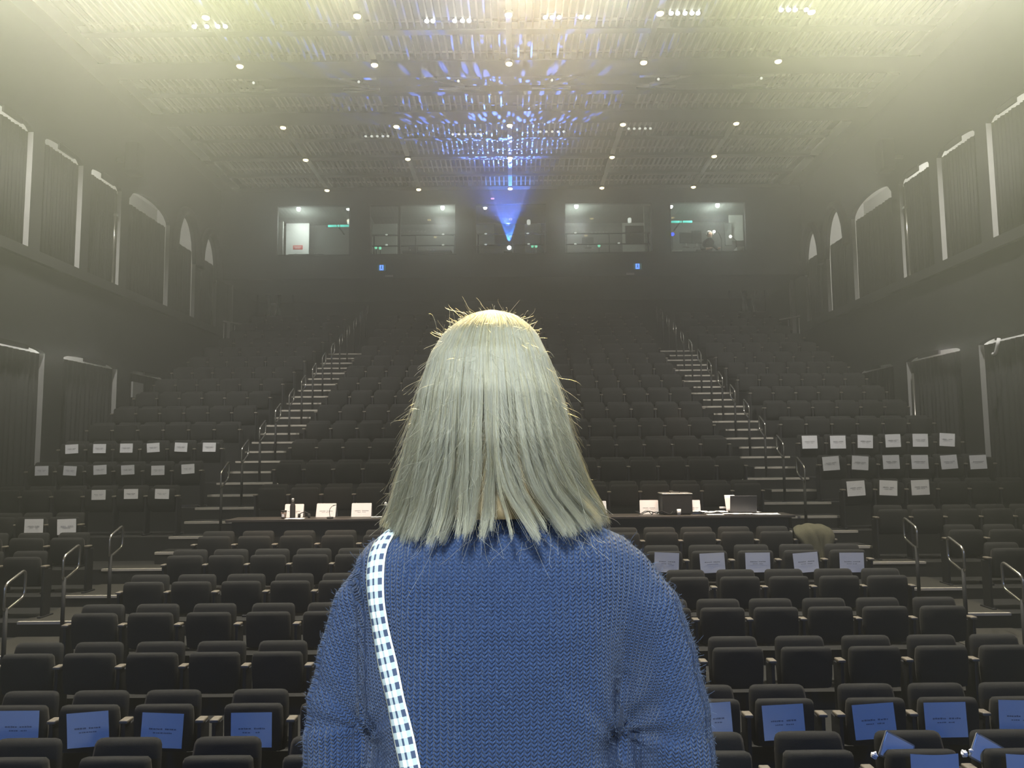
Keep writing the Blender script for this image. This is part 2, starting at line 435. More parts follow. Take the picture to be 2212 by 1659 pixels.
# ------------------------------------------------------------------ terraces, aisle steps, nosings
b = MB()
b.b2((-8.75, 2.2, -0.2), (8.75, 27, 0.0))
o = b.obj('floor', M['carpet']); tag(o, kind='structure')
b = MB()
fronts = {}
for k in range(3, 23):
    y0 = DEP[k] - 0.36; y1 = (DEP[k + 1] - 0.36) if k < 22 else 26.2
    fronts[k] = y0
    b.b2((-8.75, y0, 0.0), (8.75, y1, FL(k)))
o = b.obj('terrace_floor', M['carpet']); tag(o, kind='structure')
for s, nm in ((-1, 'left'), (1, 'right')):
    # upper aisle: half steps between the terraces, pale nosings on every edge
    t = thing(f'aisle_steps_{nm}', None, None); tag(t, kind='structure')
    bs, bn = MB(), []
    for k in range(10, 21):
        y0 = fronts[k]; zf = FL(k); zh = (FL(k) + FL(k - 1)) / 2
        xa, xb = s * 4.47, s * 5.28
        bs.b2((xa, y0 - .456, FL(k - 1)), (xb, y0, zh))
        m_ = MB().b2((s * 4.47, y0 - .460, zh - .032), (s * 5.28, y0 - .41, zh + .004))
        o = m_.obj('step_nosing', M['nosing'], t); tag(o, kind='structure')
        m_ = MB().b2((s * 4.02, y0 - .006, zf - .032), (s * 5.30, y0 + .045, zf + .004))
        o = m_.obj('step_nosing', M['nosing'], t); tag(o, kind='structure')
    k = 9; y0 = fronts[9]; zh = (FL(9) + FL(8)) / 2
    for yy, zz in ((y0, FL(9)), (y0 - .456, zh)):
        m_ = MB().b2((s * 4.2, yy - .006, zz - .032), (s * 5.32, yy + .045, zz + .004)); tag(m_.obj('step_nosing', M['nosing'], t), kind='structure')
    bs.b2((s * 4.47, y0 - .456, FL(8)), (s * 5.32, y0, zh))
    tag(bs.obj('half_steps', M['carpet'], t), kind='structure')
    # lower aisle: broad carpeted treads
    bt = MB()
    for k in (4, 5, 6, 7, 8):
        y0 = fronts[k]; y1 = fronts[k + 1] - (0.456 if k == 8 else 0)
        bt.b2((s * 4.86, y0, FL(k)), (s * 5.86, y1, FL(k) + .006))
        if k > 3:
            m_ = MB().b2((s * 4.86, y0 - .008, FL(k) - .02), (s * 5.86, y0 + .035, FL(k) + .010)); tag(m_.obj('step_nosing', M['nosing'], t), kind='structure')
    tag(bt.obj('aisle_treads', M['aisle'], t), kind='structure')

# ------------------------------------------------------------------ handrails: a rounded loop of tube on a post, one per step
def handrail(x, y, z, post, L=0.34, hh=0.26, rise=0.17, label='', grp=''):
    t = thing('aisle_handrail', label, 'handrail', (x, y, z), 0, grp)
    r = 0.055; pts = []
    for (cy_, cz, a0) in ((r, post + r, 180), (r, post + hh - r, 90), (L - r, post + hh - r, 0), (L - r, post + r, -90)):
        for q in range(5):
            a = math.radians(a0 + 90 - q * 22.5) if a0 != 180 else math.radians(270 - q * 22.5)
            yy = cy_ + r * math.cos(a); zz = cz + r * math.sin(a)
            pts.append((0, yy, zz + rise * yy / L))
    MB().tube(pts, 0.015, 8, closed=True).obj('rail_loop', M['rail'], t)
    MB().cyl((0, 0.03, (post + .04) / 2), 0.022, post + .04, n=10).cyl((0, .03, .006), .05, .012, n=12).obj('post', M['black'], t)
for s, nm in ((-1, 'left'), (1, 'right')):
    for j, k in enumerate(range(9, 23)):
        y = DEP[k] - 0.14
        handrail(s * 4.62, y, FL(k), 0.72, label=f"steel loop handrail, {ORD[j + 1]} going up the {nm} upper aisle", grp=f'handrails of the {nm} aisle')
    for j, (px, py) in enumerate(((24, 1266), (146, 1205), (246, 1160))):
        k = (4, 5, 6)[j]; y = (7.86, 8.86, 9.86)[j]
        z = P(px if s < 0 else 2212 - px, py - (0 if s < 0 else 18), y).z - 0.26
        f = FL(max(q for q in range(3, 9) if fronts[q] <= y))
        handrail(s * 5.10, y, f, z - f, L=0.32, hh=0.27, rise=0.11, label=f"steel loop handrail, {ORD[j + 1]} going up the {nm} lower aisle", grp=f'handrails of the {nm} lower aisle')
# ------------------------------------------------------------------ production desk across the stalls
zd = P(850, 1117, 11.0).z
t = thing('production_desk', 'long dark production desk laid across the front bank seats', 'desk', (0, 11.0, FL(8)))
hd = zd - FL(8)
MB().b2((-3.98, -.25, hd - .035), (3.90, .25, hd), bev=.006).obj('desk_top', M['desk'], t)
MB().b2((-3.9, -.21, hd - .32), (3.82, -.19, hd - .035)).obj('modesty_panel', M['black'], t)
for x in (-3.85, -1.3, 1.3, 3.77):
    MB().b2((x - .02, -.2, 0), (x + .02, .22, hd - .035), bev=.004).obj('leg', M['black'], t)
# warm task light clipped over the desk
for x, e in ((-2.9, 9), (2.3, 9)):
    lamp('desk_light', 'SPOT', (x, 10.5, zd + 1.55), e * 11, (1.0, 0.56, 0.32), (x * 1.0, 11.05, zd), spot_size=math.radians(88), spot_blend=.7, shadow_soft_size=.08)

def on_desk(px, d): p = P(px, 1115, d); return (p.x, d, zd)
def tent(px, w_, h_, label, d=11.12, tilt=.05):
    b = MB(); n = 8; hw = w_ / 2; r = .012
    def out(y0, lean):
        pts = []
        for cx, cz, a0 in ((hw - r, r * .2, -90), (hw - r, h_ - r, 0), (-hw + r, h_ - r, 90), (-hw + r, r * .2, 180)):
            for q in range(4):
                a = math.radians(a0 + q * 30); pts.append((cx + r * math.cos(a), y0 + lean * max(0, cz + r * math.sin(a)) / h_, max(0.0, cz + r * math.sin(a))))
        return pts
    b.rings([out(0, tilt), out(.003, tilt)])
    b.rings([out(.11, -.11 + tilt + .004), out(.113, -.11 + tilt + .004)])
    b.mi = 1; rr = random.Random(px)
    for zz, ww, hh in ((.44, .66, .05), (.34, .40, .03)):
        x = -ww / 2
        while x < ww / 2:
            l = .03 + .05 * rr.random()
            if abs(x + .03) > .03:
                y = -.0015 + tilt * zz
                b.face([(x * w_, y, (zz - hh / 2) * h_), ((x + l * .7) * w_, y, (zz - hh / 2) * h_), ((x + l * .7) * w_, y, (zz + hh / 2) * h_), (x * w_, y, (zz + hh / 2) * h_)])
            x += l
    o = b.obj('table_card', [M['paper'], M['ink']]); o.location = on_desk(px, d)
    o.rotation_euler[2] = math.radians(rr.uniform(-5, 5))
    tag(o, label, 'card', 'white printed cards standing on the desk')
tent(634, .27, .185, 'white card on the desk half hidden by the dark bottle')
tent(703, .285, .190, 'white card on the desk behind a thin gooseneck microphone')
tent(780, .285, .190, 'white card on the desk nearest the left side of the woman\'s hair')
tent(1292, .25, .190, 'white card on the desk peeping out beside the hair tips at right')
tent(1403, .265, .195, 'white card on the desk next to the dark case')
tent(1502, .165, .190, 'narrow white card on the desk between the case and loose papers')

def flat_sheet(px, d, w_, l_, dz, rot, label, name='paper_sheet', wav=.006):
    b = MB(); rows = []
    rr = random.Random(int(px * 7 + d * 100))
    for j in range(5):
        rows.append([(-w_ / 2 + w_ * i / 6, -l_ / 2 + l_ * j / 4, wav * (rr.random()) + .001) for i in range(7)])
    rows2 = [[(x, y, z - .001) for x, y, z in r] for r in rows]
    b.grid(rows); b.grid(rows2)
    o = b.obj(name, M['paper']); x, y, z = on_desk(px, d); o.location = (x, y, z + dz); o.rotation_euler[2] = math.radians(rot)
    tag(o, label, 'paper', 'loose papers on the production desk')
flat_sheet(637, 10.86, .26, .17, .001, 6, 'white sheet lying on the desk in front of the dark bottle')
flat_sheet(816, 11.0, .18, .12, .001, 4, 'small pale sheet on the desk just left of the hair')
flat_sheet(838, 11.02, .08, .10, .001, -8, 'tiny pale note on the desk touching the hair edge')
flat_sheet(1548, 10.95, .30, .21, .001, 8, 'white sheet at the near edge of the paper spread')
flat_sheet(1595, 10.88, .40, .21, .012, -4, 'broad white sheet under the dark laptop')
flat_sheet(1650, 10.90, .42, .22, .004, -6, 'white sheet at the right end of the desk')
flat_sheet(1545, 11.05, .34, .14, .022, 14, 'folded white script lying across the other papers', wav=.02)
flat_sheet(1512, 11.08, .20, .12, .030, -12, 'small white booklet on top of the folded script', wav=.015)
flat_sheet(1620, 11.08, .26, .18, .02, 20, 'white sheet sticking out behind the dark laptop')

t = thing('water_bottle', 'dark slim bottle with grey cap on the left part of the desk', 'bottle', on_desk(632, 10.98))
MB().lathe([(.001, 0), (.036, 0), (.038, .02), (.038, .17), (.030, .20), (.016, .225), (.015, .235), (.001, .235)], n=18).obj('body', M['black'], t)
MB().lathe([(.001, .232), (.019, .232), (.021, .25), (.019, .275), (.001, .28)], n=16).obj('cap', M['metal'], t)
t = thing('paper_cup', 'brown takeaway cup with white label on the left desk end', 'cup', on_desk(613, 10.9))
m_cup = mat('brown_cup', (.16, .12, .10), .6)
MB().lathe([(.001, 0), (.030, 0), (.040, .10), (.001, .10)], n=18).obj('cup_body', m_cup, t)
MB().lathe([(.001, .098), (.043, .098), (.042, .110), (.034, .116), (.001, .116)], n=18).obj('lid', M['black'], t)
MB().box((0, -.036, .045), (.034, .006, .04)).obj('sleeve_label', M['paper'], t)
t = thing('gooseneck_microphone', 'thin black gooseneck microphone bent in front of white card', 'microphone', on_desk(713, 10.82))
MB().cyl((0, 0, .012), .045, .024, n=18).obj('base', M['black'], t)
MB().tube([(0, 0, .02), (-.01, 0, .08), (-.005, 0, .13), (.02, 0, .165), (.045, -.005, .18)], .004, 6).obj('gooseneck', M['black'], t)
MB().tube([(.04, -.005, .178), (.06, -.008, .186), (.085, -.01, .19)], [.007, .009, .006], 8).obj('capsule', M['metal'], t)
t = thing('headset', 'dark folded headset lying beside the bottle', 'headset', on_desk(657, 11.0))
MB().tube([(-.07, 0, .02), (-.06, .01, .06), (0, .02, .085), (.06, .01, .06), (.07, 0, .02)], .007, 8).obj('band', M['black'], t)
for sx in (-.07, .07): MB().cyl((sx, 0, .03), .032, .025, axis='X', n=14).obj('earcup', M['black'], t)
t = thing('desk_lamp', 'small desk lamp with pale round head close to the hair', 'lamp', on_desk(832, 10.98))
MB().cyl((0, 0, .01), .04, .02, n=16).tube([(0, 0, .02), (.0, 0, .10), (.004, 0, .18)], .004, 6).obj('stem', M['black'], t)
MB().ball((.006, 0, .19), .021, (1, 1, 1.2)).obj('lamp_head', M['plastic'], t)
# dark case with light top
t = thing('equipment_case', 'dark square equipment case with lighter top on the desk', 'case', on_desk(1459, 11.1))
MB().b2((-.21, -.17, .012), (.21, .17, .285), bev=.012).obj('body', M['black'], t)
MB().b2((-.215, -.175, .283), (.215, .175, .30), bev=.006).obj('lid', M['metal'], t)
MB().tube([(-.07, 0, .30), (-.06, 0, .315), (.06, 0, .315), (.07, 0, .30)], .006, 8).obj('handle', M['black'], t)
for sx in (-.17, .17): MB().cyl((sx, -.12, .006), .02, .012, n=12).cyl((sx, .12, .006), .02, .012, n=12).obj('foot', M['black'], t)
t = thing('plastic_cup', 'pale cup standing on the desk before the dark case', 'cup', on_desk(1467, 10.86))
MB().lathe([(.001, 0), (.024, 0), (.029, .085), (.026, .085), (.022, .004), (.001, .004)], n=18).obj('cup_wall', M['plastic'], t)
for q, (px, d, sc_) in enumerate(((1392, 10.9, 1.0), (1418, 10.93, .8), (1440, 10.9, 1.1))):
    b = MB(); pts = [(.11 * sc_ * math.cos(a) * (1 + .2 * math.sin(3 * a)), .06 * math.sin(a), .012 + .045 * sc_ * abs(math.sin(a * 1.5 + q))) for a in np.linspace(0, 5.6, 22)]
    o = b.tube(pts, .006, 6).obj('cable_coil', M['black']); o.location = on_desk(px, d)
    tag(o, ('loose black cable loop in front of the card by the case', 'middle black cable loop on the desk by the case', 'black cable loop touching the foot of the case')[q], 'cable', 'black cables on the desk')
t = thing('laptop', 'open dark laptop seen from behind at the right desk end', 'laptop', on_desk(1606, 10.98), math.radians(-6))
MB().b2((-.185, -.01, .022), (.185, .24, .04), bev=.005).obj('keyboard_base', M['black'], t)
MB().box((0, -.035, .145), (.37, .012, .235), Matrix.Rotation(math.radians(12), 3, 'X'), bev=.006).obj('screen_lid', mat('laptop_lid', (.05, .05, .055), .35), t)
b = MB(); rows = []
for j in range(6):
    z = .02 + .235 * j / 5
    rows.append([(-.14 + .28 * i / 6, .02 + .10 * (z / .26) + .02 * math.sin(i), z - (.04 * max(0, i - 3) if j == 5 else 0)) for i in range(7)])
o = b.grid(rows).obj('clipboard_sheet', M['paper']); o.location = on_desk(1592, 11.08); tag(o, 'tall white sheet standing up behind the dark laptop', 'paper')
sol = o.modifiers.new('s', 'SOLIDIFY'); sol.thickness = .003
t = thing('projector_remote', 'small pale device on the desk left of the laptop', 'device', on_desk(1561, 11.2))
MB().box((0, 0, .075), (.085, .04, .03), bev=.008).obj('body', M['plastic'], t); MB().cyl((0, 0, .03), .008, .06, n=10).cyl((0, 0, .004), .03, .008, n=14).obj('stand', M['black'], t)

# olive coat thrown over the last seat of row seven
sx, sy, sz = SEATS[[i for i, s in enumerate(SEATS) if s['k'] == 7 and s['bank'] == 'front bank'][-1]]['x'], DEP[7], FL(7)
b = MB(); rows = []
rr = random.Random(3)
prof = [(-.24, .30), (-.20, .46), (-.185, .62), (-.17, .72), (-.10, .80), (.03, .825), (.11, .80), (.14, .66), (.15, .50)]
for j, (y, z) in enumerate(prof):
    hw = (.10, .16, .22, .27, .27, .25, .25, .24, .22)[j]; r_ = []
    for i in range(13):
        u = -1 + i / 6
        r_.append((hw * u + .02 * math.sin(j * 1.3 + i), y + .02 * math.sin(i * 2.1 + j * .7), z - (.05 * u * u) + .012 * math.sin(i * 1.7 + j)))
    rows.append(r_)
o = b.grid(rows).obj('coat', M['coat']); o.location = (sx, sy, sz)
m_ = o.modifiers.new('t', 'SOLIDIFY'); m_.thickness = .02; m_ = o.modifiers.new('s', 'SUBSURF'); m_.levels = m_.render_levels = 2
tag(o, 'olive coat thrown over the last seat at the right end of the front bank', 'coat')

# things left on the nearest row
for px, py, a, lab in ((1941, 1607, 28, 'blue-lit tablet leaning behind the seat with a paper, front row'), (2136, 1612, 30, 'blue-lit tablet tilted behind the seat at the right picture edge, front row')):
    p = P(px, py, 5.0)
    o = MB().box((0, 0, -.04), (.20, .012, .16), bev=.010).m(1).box((0, -.0065, -.04), (.18, .002, .14)).obj('tablet', [M['metal'], M['paper']])
    o.location = p; o.rotation_euler = (math.radians(-12), math.radians(a), 0)
    tag(o, lab, 'tablet', 'tablets left in the front row')
for q, (px, lab) in enumerate(((2000, 'curled blue-lit sheet hanging on a front row seat below the tablet'), (2200, 'curled blue-lit sheet on the front row seat nearest the right edge'))):
    s = near_seat(px, 1, 'front bank'); p = P(px, 1672, s['y'] - .20)
    o = link('paper_sign', paper_mesh(.29, .23, curl=.03, seed=90 + q), None, [M['paper'], M['ink']]); o.location = (s['x'] + (.03 if q == 0 else 0), s['y'] - .185, p.z)
    tag(o, lab, 'sign', 'curled sheets on the front row')
for q, (px, py, lab) in enumerate(((1889, 1631, 'small crumpled tissue left of the front row seat with the curled sheet'), (2083, 1628, 'larger crumpled tissue in the gap of the front row near the right'), (2098, 1622, 'smaller crumpled tissue in the gap of the front row near the right'))):
    b = MB(); b.ball((0, 0, 0), .020 if q < 2 else .014, n=10)
    for v in b.bm.verts: v.co *= 1 + .45 * noise.noise(v.co * 90 + Vector((q * 5, 0, 0)))
    for f in b.bm.faces: f.smooth = False
    o = b.obj('crumpled_tissue', M['paper'], fix=False); s = near_seat(px, 1, 'front bank')
    x = P(px, py, 4.89).x; o.location = P(px, py, 4.89)
    side = s['x'] + (s['pitch'] / 2) * (1 if x > s['x'] else -1)
    o.location = (x, 4.89, P(px, py, 4.89).z)
    tag(o, lab, 'tissue', 'crumpled tissues in the front row')
# ------------------------------------------------------------------ stage
b = MB(); b.b2((-8, -6, 0), (8, 2.1, ZC - 1.48)); o = b.obj('stage_floor', M['stage']); tag(o, kind='structure')

# ------------------------------------------------------------------ side walls with arched openings on two levels
XW = 8.75
LOW = [(9.2, 11.5, 0, 1.971, 2.070, 1), (12.2, 14.3, 0, 1.971, 2.070, 1), (14.9, 16.95, 0, 1.971, 2.070, 1), (17.55, 19.4, 1.2, 1.96, 2.06, 1)]
UPP = [(10.9, 12.1, 3.82, 5.99, 6.13, 1), (12.35, 13.65, 3.82, 5.99, 6.13, 1), (14.0, 15.3, 3.82, 5.99, 6.14, 1), (15.6, 16.85, 3.82, 5.99, 6.15, 1),
       (17.2, 19.3, 3.82, 5.95, 6.28, 0), (19.65, 20.95, 3.82, 5.35, 6.50, 2), (21.3, 22.5, 3.82, 5.25, 6.40, 2)]
def arch(o, y):
    ym, hw = (o[0] + o[1]) / 2, (o[1] - o[0]) / 2
    u = min(1, abs(y - ym) / hw)
    return o[3] + (o[4] - o[3]) * (1 - u ** 2.2) ** .55
for s, nm in ((-1, 'left'), (1, 'right')):
    ys = {-2.0, 27.0}
    for o in LOW + UPP: ys |= {o[0] + (o[1] - o[0]) * i / 14 for i in range(15)}
    ys = sorted(ys); b = MB()
    X0, X1 = s * XW, s * (XW + .10)
    ZT_, ZB_ = ZC + 9.2, -.2
    def find(L, ya, yb):
        for o in L:
            if o[0] - 1e-6 <= ya and yb <= o[1] + 1e-6: return o
    for ya, yb in zip(ys, ys[1:]):
        lo, up = find(LOW, ya, yb), find(UPP, ya, yb)
        za, zb = [ZB_], [ZB_]
        for L, o in ((0, lo), (1, up)):
            if o:
                za += [max(ZB_, o[2] + ZC if o[2] else -.1), arch(o, ya) + ZC]; zb += [max(ZB_, o[2] + ZC if o[2] else -.1), arch(o, yb) + ZC]
        za.append(ZT_); zb.append(ZT_)
        b.mi = 0
        for i in range(0, len(za), 2):
            b.face([(X0, ya, za[i]), (X0, yb, zb[i]), (X0, yb, zb[i + 1]), (X0, ya, za[i + 1])])
            b.face([(X1, ya, za[i]), (X1, yb, zb[i]), (X1, yb, zb[i + 1]), (X1, ya, za[i + 1])])
        for i in range(1, len(za) - 1):
            b.mi = 0 if i % 2 == 0 else 1
            b.face([(X0, ya, za[i]), (X0, yb, zb[i]), (X1, yb, zb[i]), (X1, ya, za[i])])
    b.mi = 1
    for o in LOW + UPP:
        for y in (o[0], o[1]):
            z0 = (o[2] + ZC) if o[2] else -.1
            b.face([(X0, y, z0), (X1, y, z0), (X1, y, arch(o, y) + ZC), (X0, y, arch(o, y) + ZC)])
    wl = b.obj(f'wall_{nm}', [M['wall'], M['reveal']], fix=False); tag(wl, kind='structure')
    # raised dark hoods round the two tall rear arches, gallery front ledge
    for o in UPP[-2:]:
        pts = []
        for i in range(19):
            y = o[0] - .12 + (o[1] - o[0] + .24) * i / 18
            oo = (o[0] - .12, o[1] + .12, 0, o[3], o[4] + .14)
            pts.append((X0 - s * .03, y, arch(oo, y) + ZC))
        h = MB().tube(pts, .11, 8).obj('arch_moulding', M['black'], wl); tag(h, kind='structure')
    h = MB().b2((X0 - s * .10, 8, ZC + 3.60), (X0, 23, ZC + 3.80)).obj('gallery_ledge', M['wall'], wl); tag(h, kind='structure')
    # rooms behind: floors, ceilings, back walls
    g = MB()
    g.b2((s * 8.97, 8, ZC + 2.9), (s * 11.6, 24, ZC + 3.35)).b2((s * 8.97, 8, ZC + 7.9), (s * 11.6, 24, ZC + 8.1)).b2((s * 11.3, 8, -.2), (s * 11.6, 24, ZC + 8.1))
    g.b2((s * 8.97, 7.8, -.2), (s * 11.6, 8, ZC + 8.1)).b2((s * 8.97, 24, -.2), (s * 11.6, 24.2, ZC + 8.1)).b2((s * 8.97, 8, -.2), (s * 11.6, 24, 0))
    h = g.obj(f'wall_gallery_{nm}', M['white']); tag(h, kind='structure')
    for y, e in ((12, 2.6), (16, 2.6), (20.2, 2.2 if s < 0 else 4.2)):
        lamp('gallery_fill', 'POINT', (s * 10.5, y, ZC + 6.6), e * 32, (1, .97, .9), shadow_soft_size=.1)  # added unseen lamps that brighten the gallery behind the curtains
    for y in (11, 13.5, 16, 18.5):
        lamp('passage_fill', 'POINT', (s * 10.4, y, ZC + 2.35), 32, (1, .97, .9), shadow_soft_size=.1)  # added unseen lamps for the lower rooms
    # curtains, one per opening
    for lev, L in (('lower', LOW), ('upper', UPP)):
        for j, o in enumerate(L):
            z0 = (o[2] + ZC) if o[2] else 0.0
            zt = ZC + (1.980 if lev == 'lower' else (6.02 if o[5] == 1 else (5.92 if o[5] == 0 else 5.72)))
            k = MB(); rows = []
            n = 90
            for zz, am in ((z0 + .02, .03), ((z0 + zt) / 2, .025), (zt, .015)):
                rows.append([(s * (XW + .15 + am * math.sin(q * .95) + .01 * math.sin(q * .31 + j)), o[0] - .05 + (o[1] - o[0] + .1) * q / n, zz) for q in range(n + 1)])
            c = k.grid(rows).obj('curtain', M['curtain'])
            m_ = c.modifiers.new('s', 'SOLIDIFY'); m_.thickness = .006
            tag(c, f"black pleated curtain in {ORD[j + 1]} {lev} arch from the stage, {nm} wall", 'curtain', f'black curtains in the {nm} wall arches')
            if o[5] == 1:
                ym = o[0] + (o[1] - o[0]) * .58; w_ = (o[1] - o[0]) * .40
                bx = MB().b2((s * (XW + .015), ym - w_ / 2, ZC + (1.992 if lev == 'lower' else 6.02)), (s * (XW + .055), ym + w_ / 2, ZC + o[4] + .005)).obj('blackout_box', M['black'])
                tag(bx, f"black box across the crown of {ORD[j + 1]} {lev} arch from the stage, {nm} wall", 'box', f'black boxes in the {nm} arches')
            # scaffold pipe standing just inside the far jamb
            if (lev == 'upper' and j in (3, 6)) or (lev == 'lower' and j == 2 and s > 0):
                y = o[1] - .13
                t = thing('scaffold_pipe', f"upright steel pipe with clamp at {ORD[j + 1]} {lev} arch, {nm} wall", 'pipe', (s * (XW + .06), y, z0), 0, 'steel pipes in the arches')
                MB().cyl((0, 0, (zt - z0) * .47), .026, (zt - z0) * .94, n=12).obj('tube', M['rail'], t)
                MB().box((s * -.02, 0, (zt - z0) * .72), (.09, .07, .06), bev=.01).obj('clamp', M['rail'], t)
    # small wall loudspeaker and bracket high between the arches
    p = P(333 if s < 0 else 1864, 345 if s < 0 else 338, 16.6)
    t = thing('wall_loudspeaker', f"dark loudspeaker bracketed high on the {nm} wall above the arches", 'loudspeaker', (s * 8.35, 16.6, p.z - .35))
    MB().box((0, 0, .35), (.32, .34, .72), bev=.05).obj('cabinet', M['black'], t)
    MB().box((0, -.165, .35), (.26, .02, .62), bev=.008).obj('grille', M['dark'], t)
    MB().b2((s * .1, -.04, .3), (s * .40, .04, .38)).obj('bracket', M['metal'], t)

# ------------------------------------------------------------------ ceiling: dark soffit, slat panels, pale edge strips, lamps
ZS = ZC + 8.0
b = MB(); b.b2((-9.2, -2, ZC + 9.2), (9.2, 26.5, ZC + 9.4)); o = b.obj('ceiling', M['beam']); tag(o, kind='structure')
b = MB()
for y0, y1 in ((14.95, 15.62), (17.28, 17.95), (22.3, 22.6)): b.b2((-8.35, y0, ZS - .02), (8.35, y1, ZS + .12))
for y in (13.9, 16.38, 18.87, 20.08, 21.36): b.b2((-8.35, y - .09, ZS - .02), (8.35, y + .09, ZS + .12))
for s in (-1, 1): b.b2((s * 8.3, 9.5, ZS + .02), (s * 8.75, 22.6, ZS + .15))
o = b.obj('ceiling_beams', M['beam']); tag(o, kind='structure')
BANDS = [(11.6, 13.8), (14.0, 14.93), (15.66, 16.28), (16.5, 17.24), (18.0, 18.76), (18.98, 19.87), (20.3, 21.15), (21.58, 22.27)]
COLX = [-8.02, -5.48, -2.74, 0, 2.74, 5.48, 8.02]
BN = ['nearest the stage', 'second from the stage', 'third from the stage', 'fourth from the stage', 'fifth from the stage', 'sixth from the stage', 'seventh from the stage', 'nearest the control room']
for j, (y0, y1) in enumerate(BANDS):
    for i, (x0, x1) in enumerate(zip(COLX, COLX[1:])):
        if j == 2 and i in (1, 2, 3, 4): continue
        b = MB(); n = round((x1 - x0 - .2) / .132)
        for q in range(n):
            x = x0 + .12 + (x1 - x0 - .24) * (q + .5) / n
            b.b2((x - .017, y0, ZS), (x + .017, y1, ZS + .07))
        for y in (y0 + .12, y1 - .12): b.b2((x0 + .08, y - .015, ZS + .07), (x1 - .08, y + .015, ZS + .11))
        o = b.obj('ceiling_slat_panel', M['slat'])
        tag(o, f"panel of pale ceiling slats, {ORD[i + 1]} from left in the row {BN[j]}", 'ceiling panel', 'slatted ceiling panels')
for s, nm in ((-1, 'left'), (1, 'right')):
    for q, (y0, y1) in enumerate(((11.6, 14.9), (15.7, 17.2), (18.0, 20.1), (20.35, 22.3))):
        o = MB().b2((s * 8.06, y0, ZS - .03), (s * 8.30, y1, ZS + .03)).obj(f'trim_{q + 1}_{nm}', M['trim']); tag(o, kind='structure')
for i, x in enumerate(COLX[1:-1]):
    for q, (y0, y1) in enumerate(((12.6, 14.85), (18.0, 19.9), (20.2, 22.25))):
        o = MB().b2((x - .055, y0, ZS - .03), (x + .055, y1, ZS + .03)).obj(f'trim_{5 + q}_{ORD[i + 1]}', M['trim']); tag(o, kind='structure')
RL = ['row over the front stalls', 'second row from the stage', 'middle row', 'fourth row from the stage', 'row by the control room']
for j, y in enumerate((13.25, 15.0, 17.95, 20.0, 22.38)):
    for i, x in enumerate((-5.48, -2.74, 0, 2.74, 5.48)):
        t = thing('ceiling_downlight', f"small glowing ceiling downlight, {ORD[i + 1]} from left in the {RL[j]}", 'ceiling light', (x, y, ZS - .05), 0, 'warm ceiling downlights')
        MB().cyl((0, 0, .02), .085, .07, n=16).obj('housing', M['black'], t)
        MB().ball((0, 0, -.02), .070, (1, 1, .55), n=14).obj('lens', M['warm'], t)
# floodlight bars glinting between the slats
def lampbar(pxs, py, lab, mk, r=.042):
    d = 1.0
    e = math.atan((829.5 - py - .0092 * (1106 - pxs[0])) / FPX) + PITCH
    d = 7.98 / math.tan(e)
    xs = [P(px, py, d).x for px in pxs]; xm = (xs[0] + xs[-1]) / 2
    t = thing('lamp_bar', lab, 'lamp bar', (xm, d, ZS - .03), 0, 'bars of lamps over the ceiling slats')
    MB().b2((xs[0] - xm - .08, .05, .03), (xs[-1] - xm + .08, .11, .09)).obj('bar', M['black'], t)
    for x in xs:
        o = MB().ball((x - xm, 0, -.01), r, (1, 1, .75), n=12).obj('bulb', M[mk], t)
        o2 = MB().cyl((x - xm, .04, .03), .02, .06, n=8).obj('socket', M['black'], t)
lampbar([420, 447, 471, 487], 43, 'bar of four bright white lamps at the left front of the ceiling', 'cool')
lampbar([922, 935, 982, 999, 1013], 40, 'bar of five bright white lamps left of the ceiling centre line', 'cool')
lampbar([1178, 1193, 1208, 1255, 1270], 37, 'bar of five bright white lamps right of the ceiling centre line', 'cool')
lampbar([1450, 1464, 1480, 1495, 1508], 33, 'bar of five bright white lamps halfway to the right ceiling edge', 'cool')
lampbar([1688, 1704, 1718, 1742], 30, 'bar of four bright white lamps at the right front of the ceiling', 'cool')
for pxs, py, lab in (([790, 803, 815, 827, 838], 287, 'dim bar of five lamps left over the rear stalls'), ([978, 991, 1003, 1016, 1027, 1038], 286, 'dim bar of six lamps just left of the rear centre line'),
                     ([1167, 1180, 1193, 1206, 1218], 284, 'dim bar of five lamps just right of the rear centre line'), ([1358, 1370, 1382, 1394, 1405], 281, 'dim bar of five lamps right over the rear stalls')):
    lampbar(pxs, py, lab, 'dim', .034)
# lighting bridge with short trusses in the ceiling slot
for q, (px0, px1, lab) in enumerate(((505, 590, 'leftmost short lighting truss in the ceiling slot'), (735, 815, 'second lighting truss from left in the ceiling slot'), (945, 1035, 'lighting truss left of centre in the ceiling slot'),
                                     (1150, 1235, 'lighting truss right of centre in the ceiling slot'), (1380, 1465, 'second lighting truss from right in the ceiling slot'), (1590, 1700, 'rightmost lighting truss in the ceiling slot'))):
    d = 15.9; x0, x1 = P(px0, 180, d).x, P(px1, 180, d).x
    t = thing('lighting_truss', lab, 'truss', (0, d, ZS), 0, 'trusses in the ceiling slot')
    MB().b2((x0, -.22, .02), (x1, -.10, .05)).obj('front_rail', M['trim'], t)
    MB().b2((x0, .30, .0), (x1, .34, .04)).obj('rear_rail', M['trim'], t)
    dx = .45 * (1 if q < 3 else -1); xm = x0 + .1 if q < 3 else x1 - .1
    MB().tube([(xm - dx * .8, -.2, .06), (xm + dx, .32, .06)], .05, 6).obj('diagonal_brace', M['slat'], t)
    MB().box(((x0 + x1) / 2, .08, .12), (.10, .22, .12), bev=.02).obj('lantern_body', M['black'], t)
    MB().ball(((x0 + x1) / 2, .0, .03), .028).obj('lantern_lens', M['dim'], t)

